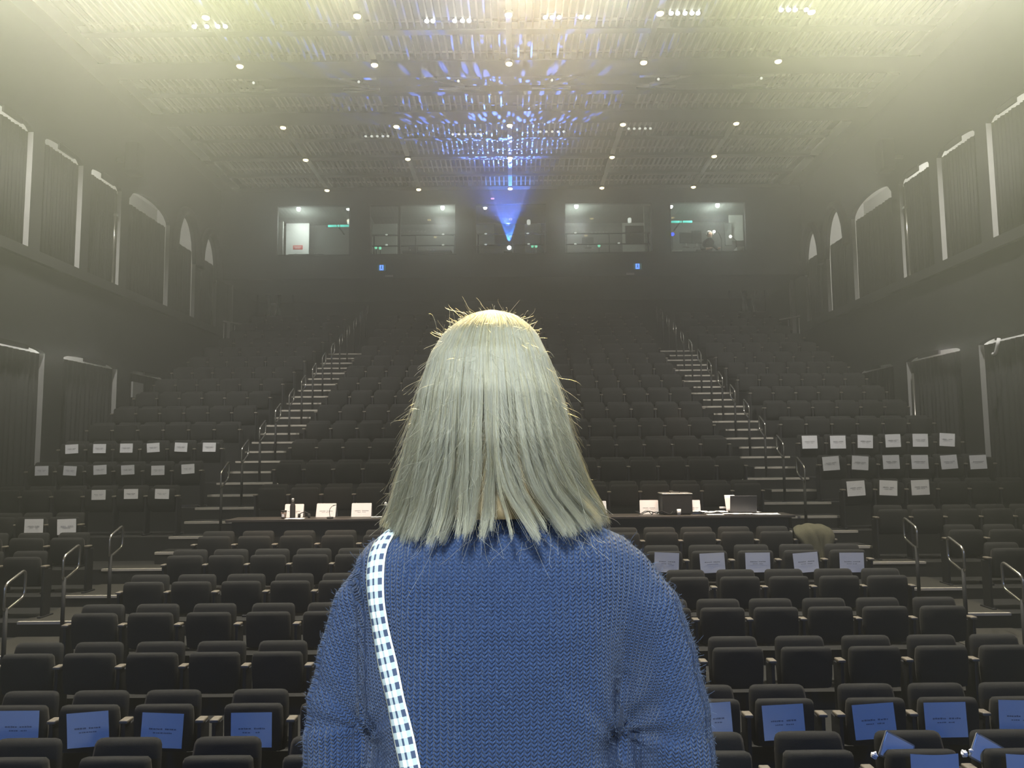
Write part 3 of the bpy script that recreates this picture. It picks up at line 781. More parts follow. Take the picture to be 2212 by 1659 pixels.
# ------------------------------------------------------------------ rear wall and control room
b = MB(); b.b2((-8.75, 26.2, -.2), (8.75, 26.5, ZC + 9.2)); o = b.obj('wall_back', M['wall']); tag(o, kind='structure')
DB = 22.62
def bx(px): return P(px, 500, DB).x
zt, zb = P(1106, 439, DB).z, P(1106, 549, DB).z
ztop, zbot = ZC + 9.2, ZC + 5.42
WIN = [(597, 757), (797, 986), (1026, 1182), (1219, 1411), (1447, 1613)]
b = MB()
b.b2((-8.75, DB, zbot), (8.75, DB + .15, zb)).b2((-8.75, DB, zt), (8.75, DB + .15, ztop))
edges = [-8.75] + [bx(q) for w_ in WIN for q in w_] + [8.75]
for i in range(0, len(edges), 2): b.b2((edges[i], DB, zb), (edges[i + 1], DB + .15, zt))
b.b2((-8.75, DB, zbot - .12), (8.75, 26.3, zbot))
o = b.obj('wall_booth', M['wall']); tag(o, kind='structure')
zf = zb - .55                                 # booth floor
b = MB(); b.b2((-8.7, DB + .15, zf - .1), (8.7, 26.2, zf)); o = b.obj('floor_booth', M['grey']); tag(o, kind='structure')
YB = 25.0
b = MB(); b.b2((-8.7, YB, zf), (8.7, YB + .1, ztop)); b.b2((-8.7, DB + .15, zt + .10), (8.7, YB, zt + .18))
for x in (bx(777), bx(1007), bx(1200), bx(1428)): b.b2((x - .05, DB + .16, zf), (x + .05, YB, zt + .1))
o = b.obj('wall_booth_rear', M['grey']); tag(o, kind='structure')
mg = bpy.data.materials.new('window_glass'); mg.use_nodes = True
nt = mg.node_tree; nt.nodes.remove(nt.nodes['Principled BSDF'])
tr = nt.nodes.new('ShaderNodeBsdfTransparent'); gl = nt.nodes.new('ShaderNodeBsdfGlossy'); mx = nt.nodes.new('ShaderNodeMixShader')
gl.inputs['Roughness'].default_value = .03; mx.inputs[0].default_value = .05; tr.inputs[0].default_value = (.93, .97, .95, 1)
nt.links.new(tr.outputs[0], mx.inputs[1]); nt.links.new(gl.outputs[0], mx.inputs[2]); nt.links.new(mx.outputs[0], nt.nodes['Material Output'].inputs[0])
for i, (a, c) in enumerate(WIN):
    x0, x1 = bx(a), bx(c); f = MB(); e = .035
    for q in ((x0, zb, x0 + e, zt), (x1 - e, zb, x1, zt), (x0 + e, zb, x1 - e, zb + e), (x0 + e, zt - e, x1 - e, zt)):
        f.b2((q[0], DB - .03, q[1]), (q[2], DB + .09, q[3]))
    if i == 1: f.b2((bx(863) - .03, DB - .03, zb + e), (bx(863) + .03, DB + .09, zt - e))
    fr = f.obj(f'window_{i + 1}', M['black']); tag(fr, kind='structure')
    g = MB().b2((x0 + e, DB + .05, zb + e), (x1 - e, DB + .06, zt - e)).obj('window_pane', mg, fr); tag(g, kind='structure')
# booth ceiling spots
SPOTS = [(645, 449), (752, 447), (956, 446), (1048, 445), (1245, 443), (1449, 443), (1550, 441)]
for i, (px, py) in enumerate(SPOTS):
    d = DB + .55 + (.15 if i % 2 else 0); p = P(px, py + 2, d)
    t = thing('booth_spotlight', f"bright white spot lamp at the control room ceiling, {ORD[i + 1]} from left", 'spot lamp', (p.x, d, zt + .1), 0, 'spot lamps of the control room')
    MB().cyl((0, 0, -.06), .012, .14, n=8).obj('stem', M['black'], t)
    h = zt + .1 - p.z
    MB().ball((0, 0, -h), .075, (.85, .85, 1.15), n=14).obj('bulb', M['cool'], t)
    if i in (0, 2, 4, 6): lamp('booth_lamp', 'POINT', (p.x, d + .35, zt - .35), 44, (.95, 1, .95), shadow_soft_size=.08)
def bp(px, py, d): return P(px, py, d)
# door with red notice in the first window, pale doors and panels in the others
def panel(px0, py0, px1, py1, d, name, m, label, cat, th=.05, red=False, kids=True):
    a, c = bp(px0, py1, d), bp(px1, py0, d)
    t = thing(name, label, cat, ((a.x + c.x) / 2, d, zf))
    hw = (c.x - a.x) / 2
    z0, z1 = a.z - zf, c.z - zf
    MB().b2((-hw, 0, 0 if 'door' in name else z0), (hw, th, z1), bev=.008).obj('leaf' if 'door' in name else 'board', m, t)
    if red:
        ra, rc = bp(633, 539, d), bp(654, 530, d); x0 = ra.x - (a.x + c.x) / 2; x1 = rc.x - (a.x + c.x) / 2; zz0, zz1 = ra.z - zf, rc.z - zf
        k = MB().b2((x0, -.012, zz0), (x1, 0, zz1)); k.mi = 1
        for r_ in range(2):
            z = zz0 + (zz1 - zz0) * (.62 - .3 * r_)
            for q in range(7 - 2 * r_):
                xx = x0 + (x1 - x0) * (.14 + .105 * q + .1 * r_)
                k.b2((xx, -.014, z - .012), (xx + (x1 - x0) * .075, -.011, z + .012))
        k.obj('red_notice', [M['red'], M['paper']], t)
    if 'door' in name:
        MB().cyl((hw - .08, -.03, .95), .018, .06, axis='Y', n=10).tube([(hw - .08, -.06, .95), (hw - .2, -.06, .95)], .012, 6).obj('door_handle', M['metal'], t)
    return t
panel(617, 482, 668, 548, 24.3, 'booth_door', M['white'], 'white door with a red notice in the left end of the control room', 'door', red=True)
panel(598, 478, 612, 554, 23.5, 'pale_board', M['pale'], 'narrow grey panel beside the white door in the control room', 'panel')
panel(803, 483, 858, 552, 24.2, 'booth_door', M['pale'], 'grey door behind the second control room window', 'door')
panel(1029, 484, 1068, 530, 24.2, 'pale_board', M['pale'], 'pale board left of the blue beam in the middle control room window', 'board')
panel(1134, 483, 1168, 552, 24.2, 'booth_door', M['pale'], 'grey door right of the blue beam in the control room', 'door')
panel(1346, 481, 1392, 552, 24.2, 'booth_door', M['pale'], 'pale door leaning open behind the fourth control room window', 'door')
panel(1352, 487, 1391, 527, 23.9, 'dark_screen', M['black'], 'dark screen in front of the pale door, fourth control room window', 'screen')
panel(1393, 442, 1404, 552, 23.3, 'pale_board', M['pale'], 'tall pale strip at the right edge of the fourth control room window', 'panel')
panel(1576, 448, 1604, 520, 24.3, 'slatted_panel', M['pale'], 'pale vertical-boarded panel at the right end of the control room', 'panel')
panel(1567, 481, 1580, 530, 24.2, 'pale_board', M['grey'], 'grey board beside the seated operator in the control room', 'board')
for i, (px, py, lab) in enumerate(((1142, 480, 'white round lamp over the grey door right of the blue beam'), (1360, 476, 'white round lamp over the pale door, fourth control room window'), (754, 479, 'small white lamp above the left teal tube light'))):
    p = bp(px, py, 24.1)
    t = thing('wall_lamp', lab, 'wall lamp', p, 0, 'round wall lamps in the control room')
    MB().lathe([(.001, -.07), (.05, -.07), (.06, -.02), (.06, .04), (.045, .075), (.001, .08)], n=16).obj('globe', mat(f'globe', (1, 1, 1), .4, emit=(1, 1, .92), es=.75), t)
    MB().b2((-.03, .03, -.03), (.03, YB - 24.1, .03)).obj('bracket', M['black'], t)
# teal tube lights
for i, (segs, py, lab) in enumerate(([((709, 727), (729, 733), (735, 756)), 488, 'teal glowing tube light in the left control room window'], [((1450, 1468), (1470, 1472), (1475, 1495)), 479, 'teal glowing tube light in the right control room window'])):
    d = 24.0; c = bp(segs[1][0], py, d)
    t = thing('tube_light', lab, 'light', c, 0, 'teal tube lights of the control room')
    for a, e in segs:
        x0, x1 = bp(a, py, d).x - c.x, bp(e, py, d).x - c.x
        MB().tube([(x0, 0, 0), (x1, 0, 0)], .034, 10).obj('glowing_tube', M['teal'], t)
    MB().b2((-.36, .03, -.02), (.36, .07, .02)).b2((-.02, .05, 0), (.02, YB - d - .005, .02)).obj('bracket', M['black'], t)
    if i: lamp('teal_glow', 'POINT', (c.x, d - .3, c.z), 1.2, (.2, 1, .8), shadow_soft_size=.1)
# guard rails inside the windows
for i in (1, 2, 3):
    x0, x1 = bx(WIN[i][0]) + .04, bx(WIN[i][1]) - .04
    t = thing('guard_rail', f"dark double guard rail behind the {ORD[i + 1]} control room window", 'rail', ((x0 + x1) / 2, DB + .35, zf), 0, 'guard rails behind the control room windows')
    for py in (506, 529):
        z = P(1106, py, DB + .35).z - zf
        MB().tube([((x0 - x1) / 2, 0, z), ((x1 - x0) / 2, 0, z)], .022, 8).obj('rail_bar', M['black'], t)
    for u in (-.48, 0.02, .48):
        z = P(1106, 506, DB + .35).z - zf
        MB().cyl(((x1 - x0) * u, 0, z / 2), .018, z, n=8).obj('post', M['black'], t)
GL = [(835, 507, 'first'), (835, 529, 'second'), (957, 506, 'third'), (957, 529, 'fourth'), (1049, 505, 'fifth'), (1049, 528, 'sixth'), (1140, 504, 'seventh'), (1142, 527, 'eighth'), (1243, 503, 'ninth'), (1243, 527, 'tenth'), (1337, 525, 'eleventh')]
for px, py, n in GL:
    p = bp(px, py, DB + .31)
    o = MB().ball((0, 0, 0), .035, (1.2, .6, .6), n=10).obj('rail_glint', M['dim']); o.location = p  # painted glint: glowing bead where the rail reflects a lamp
    tag(o, f"tiny glowing bead for a lamp reflection on a guard rail, {n} from left", 'reflection', 'painted lamp reflections on the guard rails')
# consoles, monitors and stands
def console(px0, px1, py, d, lab, q):
    a, c = bp(px0, py, d), bp(px1, py, d); hw = (c.x - a.x) / 2
    t = thing('control_console', lab, 'console', ((a.x + c.x) / 2, d, zf), 0, 'consoles in the control room')
    h = a.z - zf
    MB().box((0, .12, h - .05), (2 * hw, .5, .07), Matrix.Rotation(math.radians(8), 3, 'X'), bev=.01).obj('control_surface', M['dark'], t)
    MB().b2((-hw + .02, 0, 0), (-hw + .06, .34, h - .08)).obj('leg', M['black'], t); MB().b2((hw - .06, 0, 0), (hw - .02, .34, h - .08)).obj('leg', M['black'], t)
    r_ = random.Random(q)
    for k in range(6):
        MB().cyl((r_.uniform(-hw * .8, hw * .8), .05 + .1 * r_.random(), h), .018, .04, n=8).obj('knob', M['metal'], t)
console(625, 700, 548, 23.2, 'low dark console in front of the white control room door', 1)
console(870, 975, 540, 23.3, 'long dark console behind the dim part of the second window', 2)
console(1075, 1125, 547, 24.1, 'console under the blue projector beam', 3)
console(1235, 1330, 545, 23.3, 'wide dark console in the fourth control room window', 4)
console(1545, 1610, 546, 23.2, 'dark console at the seated operator\'s hands', 5)
def monitor(px, py, d, w_, h_, lab, lit=None, rot=0):
    p = bp(px, py, d)
    t = thing('monitor', lab, 'monitor', (p.x, d, p.z - h_ / 2 - .12), math.radians(rot), 'monitors in the control room')
    MB().box((0, 0, h_ / 2 + .12), (w_, .035, h_), bev=.008).obj('screen', M['dark'] if lit is None else lit, t)
    MB().b2((-.025, .0, .01), (.025, .03, .14)).b2((-.1, -.07, 0), (.1, .08, .012)).obj('stand', M['metal'], t)
    return t
monitor(893, 541, 23.6, .30, .22, 'small framed monitor behind the second window', None, 8)
monitor(1482, 514, 23.4, .42, .34, 'dark monitor left of the seated operator', None, 10)
monitor(1505, 512, 23.3, .30, .40, 'second dark monitor touching the operator\'s shoulder', None, -6)
monitor(1270, 520, 23.6, .36, .22, 'dark monitor behind the fourth window rail', None, 0)
for px0, px1, py, lab in ((1450, 1474, 541, 'pale low shelf bracket at the left of the last control room window'), (1592, 1608, 533, 'pale small shelf at the right corner of the last window'), (1160, 1180, 547, 'pale low shelf under the green lamps'), (1310, 1336, 549, 'pale low ledge under the fourth window')):
    a, c = bp(px0, py, 23.0), bp(px1, py, 23.0)
    t = thing('side_table', lab, 'table', ((a.x + c.x) / 2, 23.0, zf)); hw = (c.x - a.x) / 2; h = a.z - zf
    MB().b2((-hw, 0, h - .03), (hw, .35, h), bev=.004).obj('table_top', M['pale'], t)
    for u in (-1, 1): MB().b2((u * (hw - .02) - .015, .02, 0), (u * (hw - .02) + .015, .33, h - .03)).obj('leg', M['pale'], t)
mgreen = mat('green_led', (.1, .8, .5), .4, emit=(.25, .9, .55), es=1.2)
mblue = mat('blue_led', (.05, .1, 1), .4, emit=(.02, .06, 1.0), es=3.0)
for px, py, m_, lab in ((812, 535, mgreen, 'green indicator lamp at the left of the second window'), (821, 536, mgreen, 'smaller green indicator lamp in the second window'), (1150, 532, mgreen, 'green indicator lamp nearest the grey door'), (1158, 532, mgreen, 'second green indicator lamp by the grey door'),
                        (1294, 531, mgreen, 'single green indicator lamp in the fourth window'), (1453, 506, mblue, 'vivid blue indicator lamp in the last window')):
    p = bp(px, py, 23.15)
    t = thing('indicator_lamp', lab, 'indicator', (p.x, 23.15, zf), 0, 'coloured indicator lamps')
    MB().ball((0, 0, p.z - zf), .045 if m_ is mgreen else .055, n=10).obj('lens', m_, t)
    MB().cyl((0, .05, (p.z - zf) / 2), .012, p.z - zf, n=8).cyl((0, .05, .01), .09, .02, n=12).obj('stand', M['black'], t)
# effect projector with its blue beam of specks
pj = bp(1100, 535, DB + .45)
t = thing('effect_projector', 'projector with bright white lens sending the blue beam', 'projector', (pj.x, DB + .45, zf))
MB().b2((-.17, .02, pj.z - zf - .12), (.17, .5, pj.z - zf + .10), bev=.02).obj('body', M['black'], t)
MB().ball((0, -.0, pj.z - zf), .062, (1, .6, 1), n=16).obj('lens', mat('projector_lens', (1, 1, 1), .3, emit=(.85, .92, 1), es=14), t)
MB().b2((-.12, .1, 0), (.12, .4, pj.z - zf - .12)).obj('stand', M['dark'], t)
bl = lamp('blue_gobo', 'SPOT', (pj.x, DB - 1.25, pj.z + .15), 20000, (.10, .22, 1.0), (pj.x - .1, DB - 1.25 - 1.0, pj.z + .15 + .60), spot_size=math.radians(84), spot_blend=.7, shadow_soft_size=.02)
bl.data.use_nodes = True
nt = bl.data.node_tree; em = nt.nodes['Emission']
tc = nt.nodes.new('ShaderNodeTexCoord'); vo = nt.nodes.new('ShaderNodeTexVoronoi'); vo.inputs['Scale'].default_value = 36
mr = nt.nodes.new('ShaderNodeMapRange'); mr.inputs[1].default_value = .37; mr.inputs[2].default_value = .29; mr.inputs[3].default_value = .0; mr.inputs[4].default_value = 1.0
nt.links.new(tc.outputs['Normal'], vo.inputs['Vector']); nt.links.new(vo.outputs['Distance'], mr.inputs[0]); nt.links.new(mr.outputs[0], em.inputs['Strength'])
lamp('blue_beam', 'SPOT', (pj.x, DB - .10, pj.z), 800, (.05, .24, 1.0), (pj.x - .02, DB - .55, ZC + 8.6), spot_size=math.radians(50), spot_blend=.3, shadow_soft_size=.02)
o = MB().box((0, 0, 0), (.10, .05, .03), bev=.008).obj('led_display', mat('pink_led', (.8, .3, .8), .4, emit=(.9, .35, .9), es=1.6)); o.location = (P(1064, 429, DB - .03).x, DB - .025, P(1064, 429, DB - .03).z)
tag(o, 'tiny pink glowing display on the wall over the middle window', 'display')

# added dense haze shaped as the projector's beam: hollow cone for bright edges
b = MB(); ax = (Vector((pj.x - .02, DB - .55, ZC + 8.6)) - Vector((pj.x, DB - .10, pj.z))).normalized()
e1 = ax.cross(Vector((0, 1, 0))).normalized(); e2 = ax.cross(e1)
o_ = Vector((pj.x, DB - .10, pj.z)); R = []
for l_, r_ in ((.06, .035), (.4, .17), (.8, .32), (1.2, .46), (1.62, .60), (1.62, .52), (1.2, .39), (.8, .26), (.4, .12), (.06, .012)):
    R.append([o_ + ax * l_ + (e1 * math.cos(2 * PI * q_ / 28) + e2 * math.sin(2 * PI * q_ / 28) * .55) * r_ for q_ in range(28)])
R.append(R[0])
mbz = bpy.data.materials.new('beam_haze'); mbz.use_nodes = True
nt = mbz.node_tree; nt.nodes.remove(nt.nodes['Principled BSDF'])
v = nt.nodes.new('ShaderNodeVolumeScatter'); v.inputs['Density'].default_value = .55; v.inputs['Anisotropy'].default_value = 0; v.inputs['Color'].default_value = (1, 1, 1, 1)
nt.links.new(v.outputs[0], nt.nodes['Material Output'].inputs['Volume'])
hz2 = b.rings(R, cap=False).obj('beam_haze', mbz); tag(hz2, 'blue projector beam, shaped as an added hollow cone of dense haze', 'haze', kind='stuff')

# exit signs and small plates under the control room
for i, (px, py) in enumerate(((825, 579), (1377, 576))):
    d = DB - .05; p = P(px, py, d)
    t = thing('exit_sign', ('teal exit sign with blue running figure under the second window', 'teal exit sign with blue running figure under the fourth window')[i], 'exit sign', p, 0, 'exit signs below the control room')
    mx_ = mat('exit_teal', (.02, .10, .10), .5, emit=(.02, .16, .17), es=.35)
    mf = mat('exit_blue', (.2, .4, 1), .5, emit=(.10, .28, 1.0), es=2.2)
    MB().box((0, 0, 0), (.26, .06, .20), bev=.01).obj('sign_box', M['black'], t)
    MB().box((0, -.033, 0), (.24, .008, .18)).obj('sign_face', mx_, t)
    k = MB(); y = -.042                       # a figure stepping through a doorway
    k.box((-.005, y, 0), (.115, .008, .155))
    k.mi = 1
    k.cyl((.0, y - .006, .048), .015, .006, axis='Y', n=12)
    for a, c_, r in (((0, .03), (-.008, -.012), .012), ((-.008, -.012), (.022, -.035), .009), ((.022, -.035), (.022, -.062), .008), ((-.008, -.012), (-.022, -.04), .009), ((-.022, -.04), (-.042, -.045), .008), ((0, .025), (.025, .008), .007), ((0, .025), (-.026, .012), .007)):
        k.tube([(a[0], y - .006, a[1]), (c_[0], y - .006, c_[1])], r, 6)
    k.obj('running_figure', [mf, mx_], t)
    pp = P(px + (15 if i == 0 else -15), py + 26, DB - .03)
    o = MB().box((0, 0, 0), (.24, .03, .06), bev=.006).obj('wall_plate', M['reveal']); o.location = (pp.x, DB - .018, pp.z)
    if pp.z < zbot - .1: o.location.z = zbot - .06
    tag(o, ('small grey plate below the teal exit sign at left', 'small grey plate below the teal exit sign at right')[i], 'plate', 'small grey plates below the exit signs')
# things on the dark back wall under the control room
for px, py, sz, lab in ((1020, 626, .10, 'dull round knob on the dark rear wall behind her crown'), (1105, 619, .07, 'small pale tag on the dark rear wall right of her crown'), (1121, 633, .14, 'faint pale strip on the rear wall lower right of the tag')):
    p = P(px, py, 26.15)
    o = (MB().ball((0, 0, 0), sz, (.8, .3, 1)) if px == 1020 else MB().box((0, 0, 0), (sz * 2, .03, sz * .8), bev=.006)).obj('wall_fixture', M['pale']); o.location = p
    tag(o, lab, 'fixture')
# white drapes tied in the rear corner doorways, with a short balustrade
for s, nm in ((-1, 'left'), (1, 'right')):
    y = 24.9
    t = thing('tied_drape', f"pale tied-back drape hanging in the rear {nm} corner doorway", 'drape', (s * 7.75, y, FL(22)), 0, 'pale drapes in the rear corners')
    zb_, zt_ = P(545, 682, y).z - FL(22), P(545, 612, y).z - FL(22)
    for a, wd in ((-.28, .16), (.10, .24)):
        k = MB(); rows = []
        for j in range(9):
            z = zb_ + (zt_ - zb_) * j / 8; pinch = 1 - .45 * math.exp(-((j - 2.5) / 1.8) ** 2)
            rows.append([(s * -(a + (0.10 * math.exp(-((j - 2) / 2.5) ** 2) if a < 0 else 0) + wd * pinch * (q / 12 - .5)), .03 * math.sin(q * 1.4), z) for q in range(13)])
        c = k.grid(rows).obj('drape_panel', M['pale'], t); m_ = c.modifiers.new('s', 'SOLIDIFY'); m_.thickness = .01
    MB().tube([(s * .6, .0, zt_ + .03), (-s * .6, .0, zt_ + .03)], .02, 8).obj('drape_rail', M['black'], t)
    for u in (-.58, .58): MB().cyl((u, 0, (zt_ + .03) / 2), .018, zt_ + .03, n=8).obj('drape_post', M['black'], t)
    t = thing('balustrade', f"thin steel balustrade before the rear {nm} corner doorway", 'railing', (s * 8.3, 22.9, FL(20)), 0, 'balustrades in the rear corners')
    MB().tube([(0, -1.0, .95), (0, .8, 1.15)], .02, 8).obj('handrail', M['metal'], t)
    for yy in (-.95, -.1, .75): MB().cyl((0, yy, .5 + .05 * yy), .014, 1.0 + .1 * yy, n=8).obj('baluster', M['metal'], t)
    o = MB().b2((s * 8.62, 23.35, FL(21)), (s * 8.75, 23.5, ZC + 6.1)).obj(f'trim_8_{nm}', M['reveal']); tag(o, kind='structure')
# bent pipe on the right wall by the nearest lower arch
t = thing('curved_pipe', 'pale curved hose hanging from the nearest right lower arch', 'hose', (8.66, 13.3, 0))
pts = [P(2146, 731, 13.55), P(2142, 745, 13.6), P(2134, 760, 13.65), P(2122, 766, 13.7), P(2109, 765, 13.75)]
MB().tube([Vector((8.66, p.y, p.z)) - Vector((8.66, 13.3, 0)) for p in pts], .03, 8).obj('hose', M['plastic'], t)
# small white tile light seen in the left lower passage
p = P(284, 843, 17.7)
o = MB().b2((-8.70, 17.5, p.z - .18), (-8.66, 18.0, p.z + .18)).obj('grille_panel', M['reveal']); tag(o, 'small pale gridded panel on the left wall beyond the lower arches', 'grille')
# ------------------------------------------------------------------ people
def skin_body(V, E, root=0, sub=2):
    me = bpy.data.meshes.new('tmp'); me.from_pydata([v[0] for v in V], E, [])
    o = bpy.data.objects.new('tmp', me); COL.objects.link(o)
    o.modifiers.new('skin', 'SKIN')
    for i, v in enumerate(V):
        d = me.skin_vertices[0].data[i]; r = v[1]
        d.radius = r if isinstance(r, tuple) else (r, r); d.use_root = (i == root)
    s = o.modifiers.new('sub', 'SUBSURF'); s.levels = s.render_levels = sub
    dg = bpy.context.evaluated_depsgraph_get(); dg.update()
    out = bpy.data.meshes.new_from_object(o.evaluated_get(dg))
    bpy.data.objects.remove(o); bpy.data.meshes.remove(me)
    for p in out.polygons: p.use_smooth = True
    return out
def chain(V, E, start, pts):
    a = start
    for p, r in pts:
        V.append((Vector(p), r)); E.append((a, len(V) - 1)); a = len(V) - 1
    return a

# --- the woman seen from behind, standing on the stage
MX = -.014
SZ = -1.48
V = [(W(MX, 1.0, -.55), (.13, .10))]; E = []
sp = chain(V, E, 0, [(W(MX, 1.0, -.40), (.115, .09)), (W(MX, .995, -.27), (.125, .10)), (W(MX, .99, -.16), (.12, .08))])
chain(V, E, sp, [(W(MX - .006, 1.0, -.07), .050), (W(-.024, 1.005, -.01), .052), (W(-.028, 1.01, .04), (.070, .085)), (W(-.028, 1.005, .10), (.074, .09)), (W(-.028, 1.0, .150), (.055, .065))])
hands_at = []
for s in (-1, 1):
    yo = .02 if s < 0 else -.02
    c = lambda x, y, z: W(MX + s * x, 1.0 + yo + y, z)
    w_ = chain(V, E, sp, [(c(.135, 0, -.165), .045), (c(.185, 0, -.25), .040), (c(.205, 0, -.40), .036), (c(.205, .03, -.50), .033), (c(.195, .09, -.68), .023), (c(.192, .105, -.72), (.030, .018)), (c(.190, .12, -.775), (.036, .016))])
    kn = len(V) - 1
    for q, (dy, ln) in enumerate(((-.028, .070), (-.010, .080), (.010, .075), (.028, .058))):
        chain(V, E, kn, [(c(.190, .125 + dy, -.80), .0095), (c(.186, .132 + dy, -.80 - ln * .5), .0085), (c(.176, .140 + dy, -.80 - ln), .0070)])
    chain(V, E, kn - 1, [(c(.186, .150, -.75), .011), (c(.180, .168, -.785), .0095), (c(.174, .172, -.815), .008)])
    l_ = chain(V, E, 0, [(W(MX + s * .085, 1.0, -.66), .088), (W(MX + s * .09, 1.005, -.95), .058), (W(MX + s * .09, .99, -1.12), .054), (W(MX + s * .09, .99, -1.40), .036), (W(MX + s * .095, 1.02, -1.445), .032), (W(MX + s * .10, 1.12, -1.455), .026)])
body = link('person', skin_body(V, E), None, [M['skin']])
tag(body, 'blonde woman seen from behind on the stage in a navy ribbed sweater', 'person')
# face, turned to the auditorium
k = MB()
for s in (-1, 1): k.ball(W(-.028 + s * .030, 1.088, .055), .012, n=10)
k.obj('eyes', mat('eye_white', (.8, .8, .8), .2), body)
MB().rings([[W(-.028 + a * .9, 1.085, z) for a in (-r, 0)] + [W(-.028 + .9 * r, 1.085, z), W(-.028, 1.085 + f, z)] for z, r, f in ((.06, .006, .012), (.035, .010, .022), (.018, .016, .030), (.008, .012, .014))]).obj('nose', M['skin'], body)
MB().ball(W(-.028, 1.088, -.018), .022, (1.1, .5, .32), n=12).obj('lips', mat('lips', (.5, .18, .16), .4), body)

# --- sweater: torso and sleeves fused into one surface
def ell(cx, cy, z, a, b, n=40, pw=2.3):
    out = []
    for q in range(n):
        t = 2 * PI * q / n; c_, s_ = math.cos(t), math.sin(t)
        out.append(W(cx + a * math.copysign(abs(c_) ** (2 / pw), c_), cy + b * math.copysign(abs(s_) ** (2 / pw), s_), z))
    return out
sw = MB()
TR = [(-.63, .176, .130), (-.60, .180, .134), (-.45, .167, .120), (-.35, .163, .112), (-.27, .170, .110), (-.20, .180, .104), (-.15, .187, .094), (-.125, .180, .085), (-.108, .163, .076), (-.098, .140, .069), (-.083, .108, .064), (-.066, .080, .060), (-.045, .068, .058)]
sw.rings([ell(MX - (.012 if z < -.25 else .004), 1.0, z, a, b) for z, a, b in TR])
ARM = [(.10, 0, -.150, .040), (.150, 0, -.160, .047), (.172, 0, -.195, .051), (.186, 0, -.245, .0515), (.197, 0, -.30, .053), (.203, 0, -.356, .055), (.206, .004, -.42, .055), (.206, .02, -.49, .052), (.200, .06, -.58, .046), (.195, .095, -.68, .040), (.194, .10, -.695, .034)]
for s in (-1, 1):
    yo = .022 if s < 0 else -.022
    sw.tube([W(MX + s * x, 1.0 + yo * min(1, (x - .1) / .08) + y, z) for x, y, z, r in ARM], [r * (1.0 if s > 0 else .97) for *_, r in ARM], 28)
me = sw.mesh('sweater')
o = bpy.data.objects.new('tmp', me); COL.objects.link(o)
m_ = o.modifiers.new('r', 'REMESH'); m_.mode = 'VOXEL'; m_.voxel_size = .0055
m_ = o.modifiers.new('s', 'SMOOTH'); m_.factor = .5; m_.iterations = 5
dg = bpy.context.evaluated_depsgraph_get(); dg.update()
sm = bpy.data.meshes.new_from_object(o.evaluated_get(dg)); sm.name = 'sweater'
bpy.data.objects.remove(o)
nv = len(sm.vertices)
co = np.empty(nv * 3); sm.vertices.foreach_get('co', co); co = co.reshape(-1, 3)
no = np.empty(nv * 3); sm.vertices.foreach_get('normal', no); no = no.reshape(-1, 3)
X = co[:, 0] - MX; Z = co[:, 2] - ZC; Y = co[:, 1] - 1.0
def sst(e0, e1, x): t = np.clip((x - e0) / (e1 - e0), 0, 1); return t * t * (3 - 2 * t)
# folds of the cloth running into the armpits, soft unevenness elsewhere
disp = np.zeros(nv)
for s, xa in ((-1, -.172), (1, .140)):
    dx, dz = X - xa, Z + .335
    r = np.hypot(dx, dz); th = np.arctan2(dz, dx * s)
    m1 = np.exp(-(r / .085) ** 2) * sst(-.2, .5, dz / (r + 1e-6) + .35 * (dx * s) / (r + 1e-6)) * (Y < .03)
    disp += .0042 * m1 * np.sin(th * 9 + 1.0 + 40 * r)
    disp -= .006 * np.exp(-((dx) / .012) ** 2) * sst(-.30, -.37, Z) * (Y < .02)
    disp -= .006 * np.exp(-((dx + .01 * s) / .022) ** 2 - ((Z + .345) / .020) ** 2) * (Y < .02)
disp += np.array([.0022 * noise.noise(Vector(c) * 14) + .0012 * noise.noise(Vector(c) * 40) for c in co])
co2 = co + no * disp[:, None]
sm.vertices.foreach_set('co', co2.reshape(-1)); sm.update()
# knit coordinates: ribs upright on the back, swept into the armpit over the upper sleeves
wgt = sst(.105, .19, np.abs(X)); drop = np.clip(-.10 - Z, 0, .23)
U = np.sign(X) * (np.abs(X) + wgt * 1.15 * drop ** 1.6) + 0.0
Vv = Z + .35 * wgt * np.abs(X)
U = np.where(np.abs(no[:, 0]) > .75, U + .6 * Y, U)
front = Y > .02
uvl = sm.uv_layers.new(name='knit')
li = np.empty(len(sm.loops), dtype=np.int32); sm.loops.foreach_get('vertex_index', li)
uvl.data.foreach_set('uv', np.stack([U[li], Vv[li]], 1).reshape(-1))
for p in sm.polygons: p.use_smooth = True
ms = bpy.data.materials.new('navy_knit'); ms.use_nodes = True
nt = ms.node_tree; bs_ = nt.nodes['Principled BSDF']; N_ = nt.nodes.new; L_ = nt.links.new
def mth(op, a, b=None, c=None):
    n = N_('ShaderNodeMath'); n.operation = op
    for i, v in enumerate((a, b, c)):
        if v is None: continue
        if isinstance(v, (int, float)): n.inputs[i].default_value = v
        else: L_(v, n.inputs[i])
    return n.outputs[0]
uvn = N_('ShaderNodeUVMap'); uvn.uv_map = 'knit'
sp_ = N_('ShaderNodeSeparateXYZ'); L_(uvn.outputs[0], sp_.inputs[0])
nz = N_('ShaderNodeTexNoise'); nz.inputs['Scale'].default_value = 60; L_(uvn.outputs[0], nz.inputs['Vector'])
wob = mth('MULTIPLY_ADD', nz.outputs['Fac'], .5, -.25)
u_ = mth('ADD', mth('DIVIDE', sp_.outputs[0], .0078), mth('MULTIPLY', wob, .9)); v_ = mth('ADD', mth('DIVIDE', sp_.outputs[1], .0046), wob)
fu = mth('FRACT', u_); a_ = mth('ABSOLUTE', mth('MULTIPLY_ADD', fu, 2.0, -1.0))         # 0 mid column, 1 in the groove
leg = mth('SINE', mth('MULTIPLY', mth('SUBTRACT', v_, mth('MULTIPLY', a_, .75)), 2 * PI))
